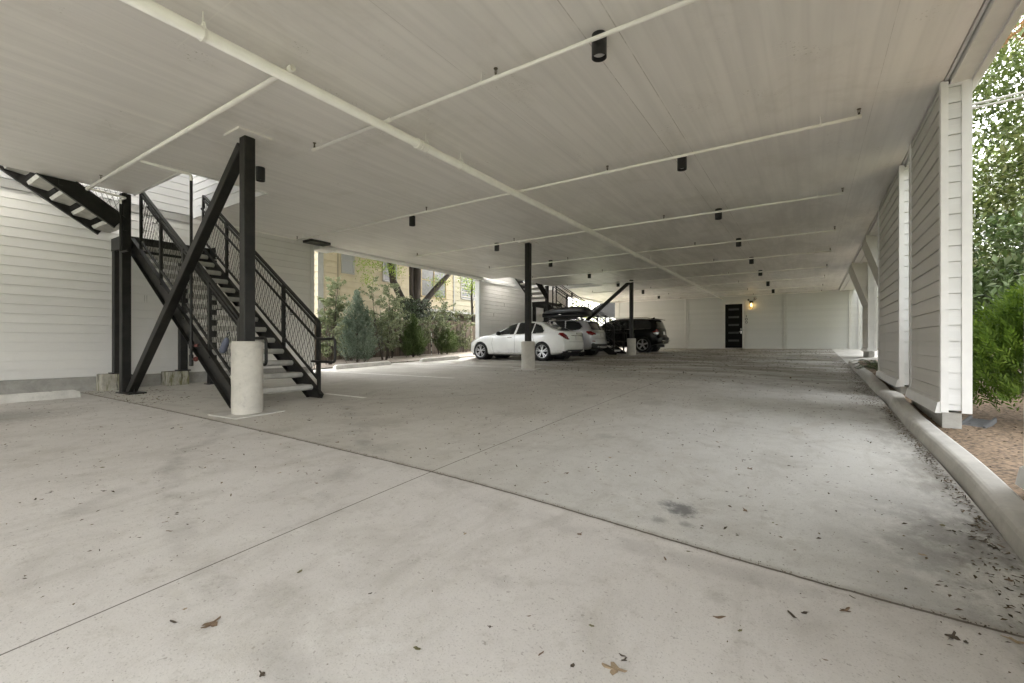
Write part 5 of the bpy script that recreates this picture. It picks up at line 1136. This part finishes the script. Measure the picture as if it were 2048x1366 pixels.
t_ = MB(); hsid(t_, hx + .02, 21.6, 30, 3.30, 7.2); t_.box(hx - 7, hx + .018, 21.6, 30, 3.30, 7.2); t_.build('bay_wall', M['house2'], hs)
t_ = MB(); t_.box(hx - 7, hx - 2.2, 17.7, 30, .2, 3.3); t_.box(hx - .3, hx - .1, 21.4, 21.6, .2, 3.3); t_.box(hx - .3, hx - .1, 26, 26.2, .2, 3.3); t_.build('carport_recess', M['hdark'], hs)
t_ = MB(); t_.box(hx + .032, hx + .055, 12.22, 12.5, .2, 7.2); t_.box(hx + .034, hx + .05, 17.64, 17.72, .2, 3.4); t_.box(hx + .002, hx + .06, 17.7, 30, 3.2, 3.34); t_.box(hx + .032, hx + .06, 21.5, 21.6, 3.35, 7.2); t_.build('corner_board', M['htrim'], hs)
t_ = MB(); t_.box(hx + .033, hx + .04, 13.25, 13.28, .2, 7.2); t_.build('wall_joint', M['hdark'], hs)
t_ = MB(); t_.prism([(hx + .7, 7.1), (hx + .7, 7.25), (hx - 3.5, 8.9), (hx - 7.7, 7.25), (hx - 7.7, 7.1)], 'y', 11.8, 30.3); t_.build('roof', M['hdark'], hs)
def hwin(y0, y1, z0, z1, tm, mull=0, pane='pane', half=None):
    t_ = MB(); w_ = .075; x0, x1 = hx + .033, hx + .075
    t_.box(x0, x1, y0 - w_, y0, z0 - w_, z1 + w_); t_.box(x0, x1, y1, y1 + w_, z0 - w_, z1 + w_); t_.box(x0, x1 + .02, y0, y1, z0 - w_, z0); t_.box(x0, x1, y0, y1, z1, z1 + w_)
    o = t_.build('window', M[tm], hs); t_ = MB(); t_.box(x0, x0 + .01, y0 + .001, y1 - .001, z0 + .001, z1 - .001); t_.build('pane', M[pane], o)
    t_ = MB()
    for k in range(mull): yc = y0 + (y1 - y0) * (k + 1) / (mull + 1); t_.box(x0 + .011, x1 - .005, yc - .04, yc + .04, z0 + .001, z1 - .001)
    t_.box(x0 + .012, x1 - .015, y0 + .002, y1 - .002, (z0 + z1) / 2 - .02, (z0 + z1) / 2 + .02); t_.build('sash_bar', M[tm], o)
    if half: t_ = MB(); t_.box(x0 + .0105, x0 + .016, y0 + .01, y1 - .01, (z0 + z1) / 2 + .02, z1 - .002); t_.build('blind', M['blind'], o)
hwin(13.52, 14.1, 4.72, 5.85, 'htrim', 0, 'blind', True); hwin(18.75, 20.75, 4.05, 5.9, 'otrim', 1); hwin(22.3, 24.6, 4.2, 5.9, 'htrim', 1)
hwin(16.0, 16.8, 4.6, 5.9, 'htrim', 0)
ub = thing('dark_awning', 'dark sloping awning seen through the far opening beside the end wall', 'awning', (-12.3, 32, 3.4))
t_ = MB(); t_.add([(-14.2, 31, 3.35), (-12.2, 31, 4.55), (-10.7, 31, 4.6), (-10.7, 31, 3.12), (-14.2, 33, 3.35), (-12.2, 33, 4.55), (-10.7, 33, 4.6), (-10.7, 33, 3.12)], [(0, 3, 2, 1), (4, 5, 6, 7), (0, 1, 5, 4), (1, 2, 6, 5), (2, 3, 7, 6), (3, 0, 4, 7)]); t_.build('canopy', M['plastic'], ub)
t_ = MB(); t_.tube([(-11.2, 31.6, .8), (-11.2, 31.6, 3.3)], .04, 8); t_.build('post', M['steel'], ub)

# ------------------------------------------------------------------ fallen leaves
LM = [simple('dry_leaf_brown', (.16, .11, .07), .8, var=.4, scale=30, bump=0), simple('dry_leaf_tan', (.30, .23, .15), .8, var=.3, scale=30, bump=0), simple('dead_leaf_dark', (.07, .055, .04), .85, var=.4, scale=30, bump=0), simple('olive_leaf', (.15, .14, .07), .8, var=.3, scale=30, bump=0)]
def leaf_shape(kind, curl):
    n = 18; V = []
    for i in range(n):
        a = 2 * math.pi * i / n
        if kind == 'oak': r = .5 + .22 * math.sin(a * 4 + .6) + .10 * math.sin(a * 7); V.append((math.cos(a) * r * 1.15, math.sin(a) * r * .72))
        elif kind == 'long': V.append((math.cos(a) * .62, math.sin(a) * .17 * (1 + .25 * math.sin(3 * a))))
        else: V.append((math.cos(a) * .5 * (1 + .1 * math.sin(3 * a)), math.sin(a) * .30 * (1 + .2 * math.sin(5 * a))))
    z = lambda x, y: .03 + curl * (x * x * .9 + .5 * y * abs(y)) + .04 * math.sin(6 * x + 3 * y)
    P = [(0, 0, z(0, 0))] + [(x, y, z(x, y)) for x, y in V]; P += [(x, y, c - .012) for x, y, c in P]; m_ = n + 1
    F = [(0, 1 + i, 1 + (i + 1) % n) for i in range(n)] + [(m_, m_ + 1 + (i + 1) % n, m_ + 1 + i) for i in range(n)] + [(1 + i, m_ + 1 + i, m_ + 1 + (i + 1) % n, 1 + (i + 1) % n) for i in range(n)]
    k = len(P); P += [(-.5, .012, z(-.5, 0)), (-.5, -.012, z(-.5, 0)), (-.95, -.01, .06), (-.95, .01, .06)]; F.append((k, k + 1, k + 2, k + 3))
    return P, F
LMESH = []
for kind, curl, mi in (('oak', .15, 1), ('oak', .35, 0), ('long', .25, 0), ('long', .5, 2), ('ovate', .3, 3), ('ovate', .6, 2), ('ovate', .2, 1), ('oak', .5, 2)):
    me = bpy.data.meshes.new('fallen_leaf'); P, F = leaf_shape(kind, curl); me.from_pydata(P, [], F); me.materials.append(LM[mi]); me.update(); LMESH.append(me)
def fallen(x, y, size, mi, label, group='dry leaves on the concrete', rz=None, z=None):
    o = bpy.data.objects.new('fallen_leaf', LMESH[mi]); COL.objects.link(o); o.location = (x, y, (gz(x, y) if z is None else z) + .001); o.scale = (size, size, size * .8); o.rotation_euler = (rng.normal() * .05, rng.normal() * .05, rng.random() * 6.283 if rz is None else rz)
    return tag(o, label, 'leaf', group)
BIG = [(-0.592, 1.560, 0.075, 0, 0.00, 'pale tan lobed oak leaf, largest in the foreground'),
       (-2.007, 0.849, 0.07, 1, 1.70, 'broad curled brown leaf left of centre in the foreground'),
       (-2.144, 0.773, 0.045, 3, 3.40, 'dark narrow leaf beside the broad curled leaf on the left'),
       (-2.051, 1.254, 0.04, 4, 5.10, 'olive leaf alone in the middle of the foreground slab'),
       (-0.321, 2.070, 0.055, 2, 0.52, 'long brown leaf lying below the oil stain'),
       (-0.064, 2.256, 0.06, 3, 2.22, 'dark thin leaf with stalk right of the long brown leaf'),
       (0.124, 2.422, 0.05, 1, 3.92, 'grey brown crumpled leaf near the right of the cross joint'),
       (0.492, 3.178, 0.05, 6, 5.62, 'pale faded leaf beyond the cross joint on the right'),
       (0.469, 2.454, 0.055, 7, 1.04, 'dark torn leaf near the kerb in the bottom right corner'),
       (0.666, 2.555, 0.06, 0, 2.74, 'reddish tan leaf in the bottom right corner'),
       (-0.841, 1.472, 0.03, 2, 4.44, 'small brown leaf left of the pale lobed oak leaf'),
       (-0.586, 1.637, 0.03, 3, 6.14, 'small dark leaf just above the pale lobed oak leaf'),
       (-0.719, 1.488, 0.03, 5, 1.56, 'small dark leaf at the bottom edge near the oak leaf'),
       (-0.744, 1.717, 0.03, 4, 3.26, 'small olive leaf above the pale lobed oak leaf'),
       (-1.627, 1.984, 0.035, 6, 4.96, 'tan leaf between the two joints in the middle'),
       (-0.545, 2.531, 0.03, 4, 0.38, 'small leaf lying against the cross joint'),
       (-3.842, 2.740, 0.05, 1, 2.08, 'pale curled leaf on the brown slab past the near column'),
       (-4.207, 1.883, 0.04, 5, 3.78, 'dark leaf on the pale slab below the near column'),
       (-5.964, 2.136, 0.05, 7, 5.48, 'dark curled leaf on the pale slab under the stair foot'),
       (-0.409, 4.120, 0.045, 1, 0.90, 'orange brown leaf in the middle of the drive lane'),
       (0.158, 2.550, 0.03, 3, 2.60, 'dark twig like leaf near the kerb stain'),
       (-0.238, 2.032, 0.03, 4, 4.30, 'small triangular leaf below the long brown leaf'),
       (-4.307, 0.766, 0.05, 3, 6.00, 'dark leaf at the left edge of the pale slab'),
       (-4.792, 1.234, 0.045, 4, 1.42, 'olive leaf on the left of the pale slab')
]
for (x, y, s, mi, rz, lb) in BIG: fallen(x, y, s * .8, mi, lb, rz=rz)
def zone():
    u = rng.random()
    if u < .26: return rng.uniform(-10.3, -6.4), rng.uniform(2.75, 4.6), .055, 'small dead leaf among those strewn around the near staircase'
    if u < .44: return rng.uniform(-10.0, -3.0), rng.uniform(.6, 2.55), .05, 'small dead leaf on the pale slab before the near column'
    if u < .56: return min(.86, KX - abs(rng.normal()) * .12), rng.uniform(1.6, 4.4), .05, 'dead leaf in the dirt drift along the kerb gutter'
    if u < .76: return rng.uniform(-5.5, .6), rng.uniform(2.8, 8), .05, 'small dead leaf on the drive lane past the cross joint'
    if u < .84: return rng.uniform(-2.2, .7), rng.uniform(.7, 2.5), .035, 'small dead leaf on the bare foreground slab'
    return rng.uniform(-6.5, .6), rng.uniform(8, 14), .07, 'dead leaf on the darker floor ahead of the parked cars'
for k in range(250):
    x, y, s, lb = zone(); fallen(x, y, s * (.35 + .55 * rng.random()), int(rng.choice([1, 2, 3, 4, 5, 5, 6, 7, 7])), lb)
def litter(name, label, n, fx_, size):
    C = np.array([fx_() for _ in range(n)]); z = ground(C[:, 0], C[:, 1]); P = np.stack([C[:, 0], C[:, 1], z + .008], 1); D = rdir(n); D[:, 2] *= .15; U = rdir(n) * .35 + np.array([0, 0, 1.0])
    o = leaf_mesh(name, P, D, U, size * (.4 + .9 * rng.random(n)), size * .5 * (.4 + .9 * rng.random(n)), M['litter'], None, .2); o['kind'] = 'stuff'; return tag(o, label)
M['litter'] = leaf_mat('dark_leaf_litter', [(.04, .03, .02), (.10, .075, .045), (.20, .15, .09)], .05, .85)
def f1(): return (rng.uniform(-7, .75), 9 + 18 * rng.random() ** .8)
litter('leaf_litter', 'dark leaf litter over the floor toward the end wall', 2600, f1, .06)
def f2(): y = rng.uniform(1.2, 17.5); return (KX - .02 - abs(rng.normal()) * (.05 + .10 * (y < 3.6) + .12 * (y > 8)), y)
litter('gutter_litter', 'fine dark litter packed along the kerb', 2600, f2, .028)
def f3(): return (rng.uniform(-11.3, -8.2), 2.62 + abs(rng.normal()) * .55)
litter('leaf_litter', 'dark leaf crumbs gathered under the near staircase', 240, f3, .04)
def f4(): return (rng.uniform(-10.5, .8), 2.6 + rng.normal() * .012)
litter('joint_litter', 'fine debris caught in the floor joint', 900, f4, .012)
def f5(): return (rng.uniform(-10, .8), rng.uniform(.3, 9))
litter('floor_crumbs', 'tiny specks of leaf on the concrete', 2200, f5, .011)
def f8(): return (rng.uniform(-6.5, .6), rng.uniform(2.7, 10))
litter('leaf_litter', 'small dark leaf bits over the drive lane past the cross joint', 2000, f8, .027)
def f9(): return (rng.uniform(-10.3, -2.6), rng.uniform(.5, 2.6))
litter('leaf_litter', 'brown leaf flecks over the pale slab on the left', 420, f9, .024)
def f6(): return (rng.uniform(-15, -12.4), rng.uniform(7, 20))
litter('bed_litter', 'dry leaves under the left shrubs', 1500, f6, .06)
def f7(): return (rng.uniform(1.12, 4), rng.uniform(2, 18))
o = litter('mulch_litter', 'loose mulch flakes in the right bed', 3500, f7, .04); o.location.z = .055
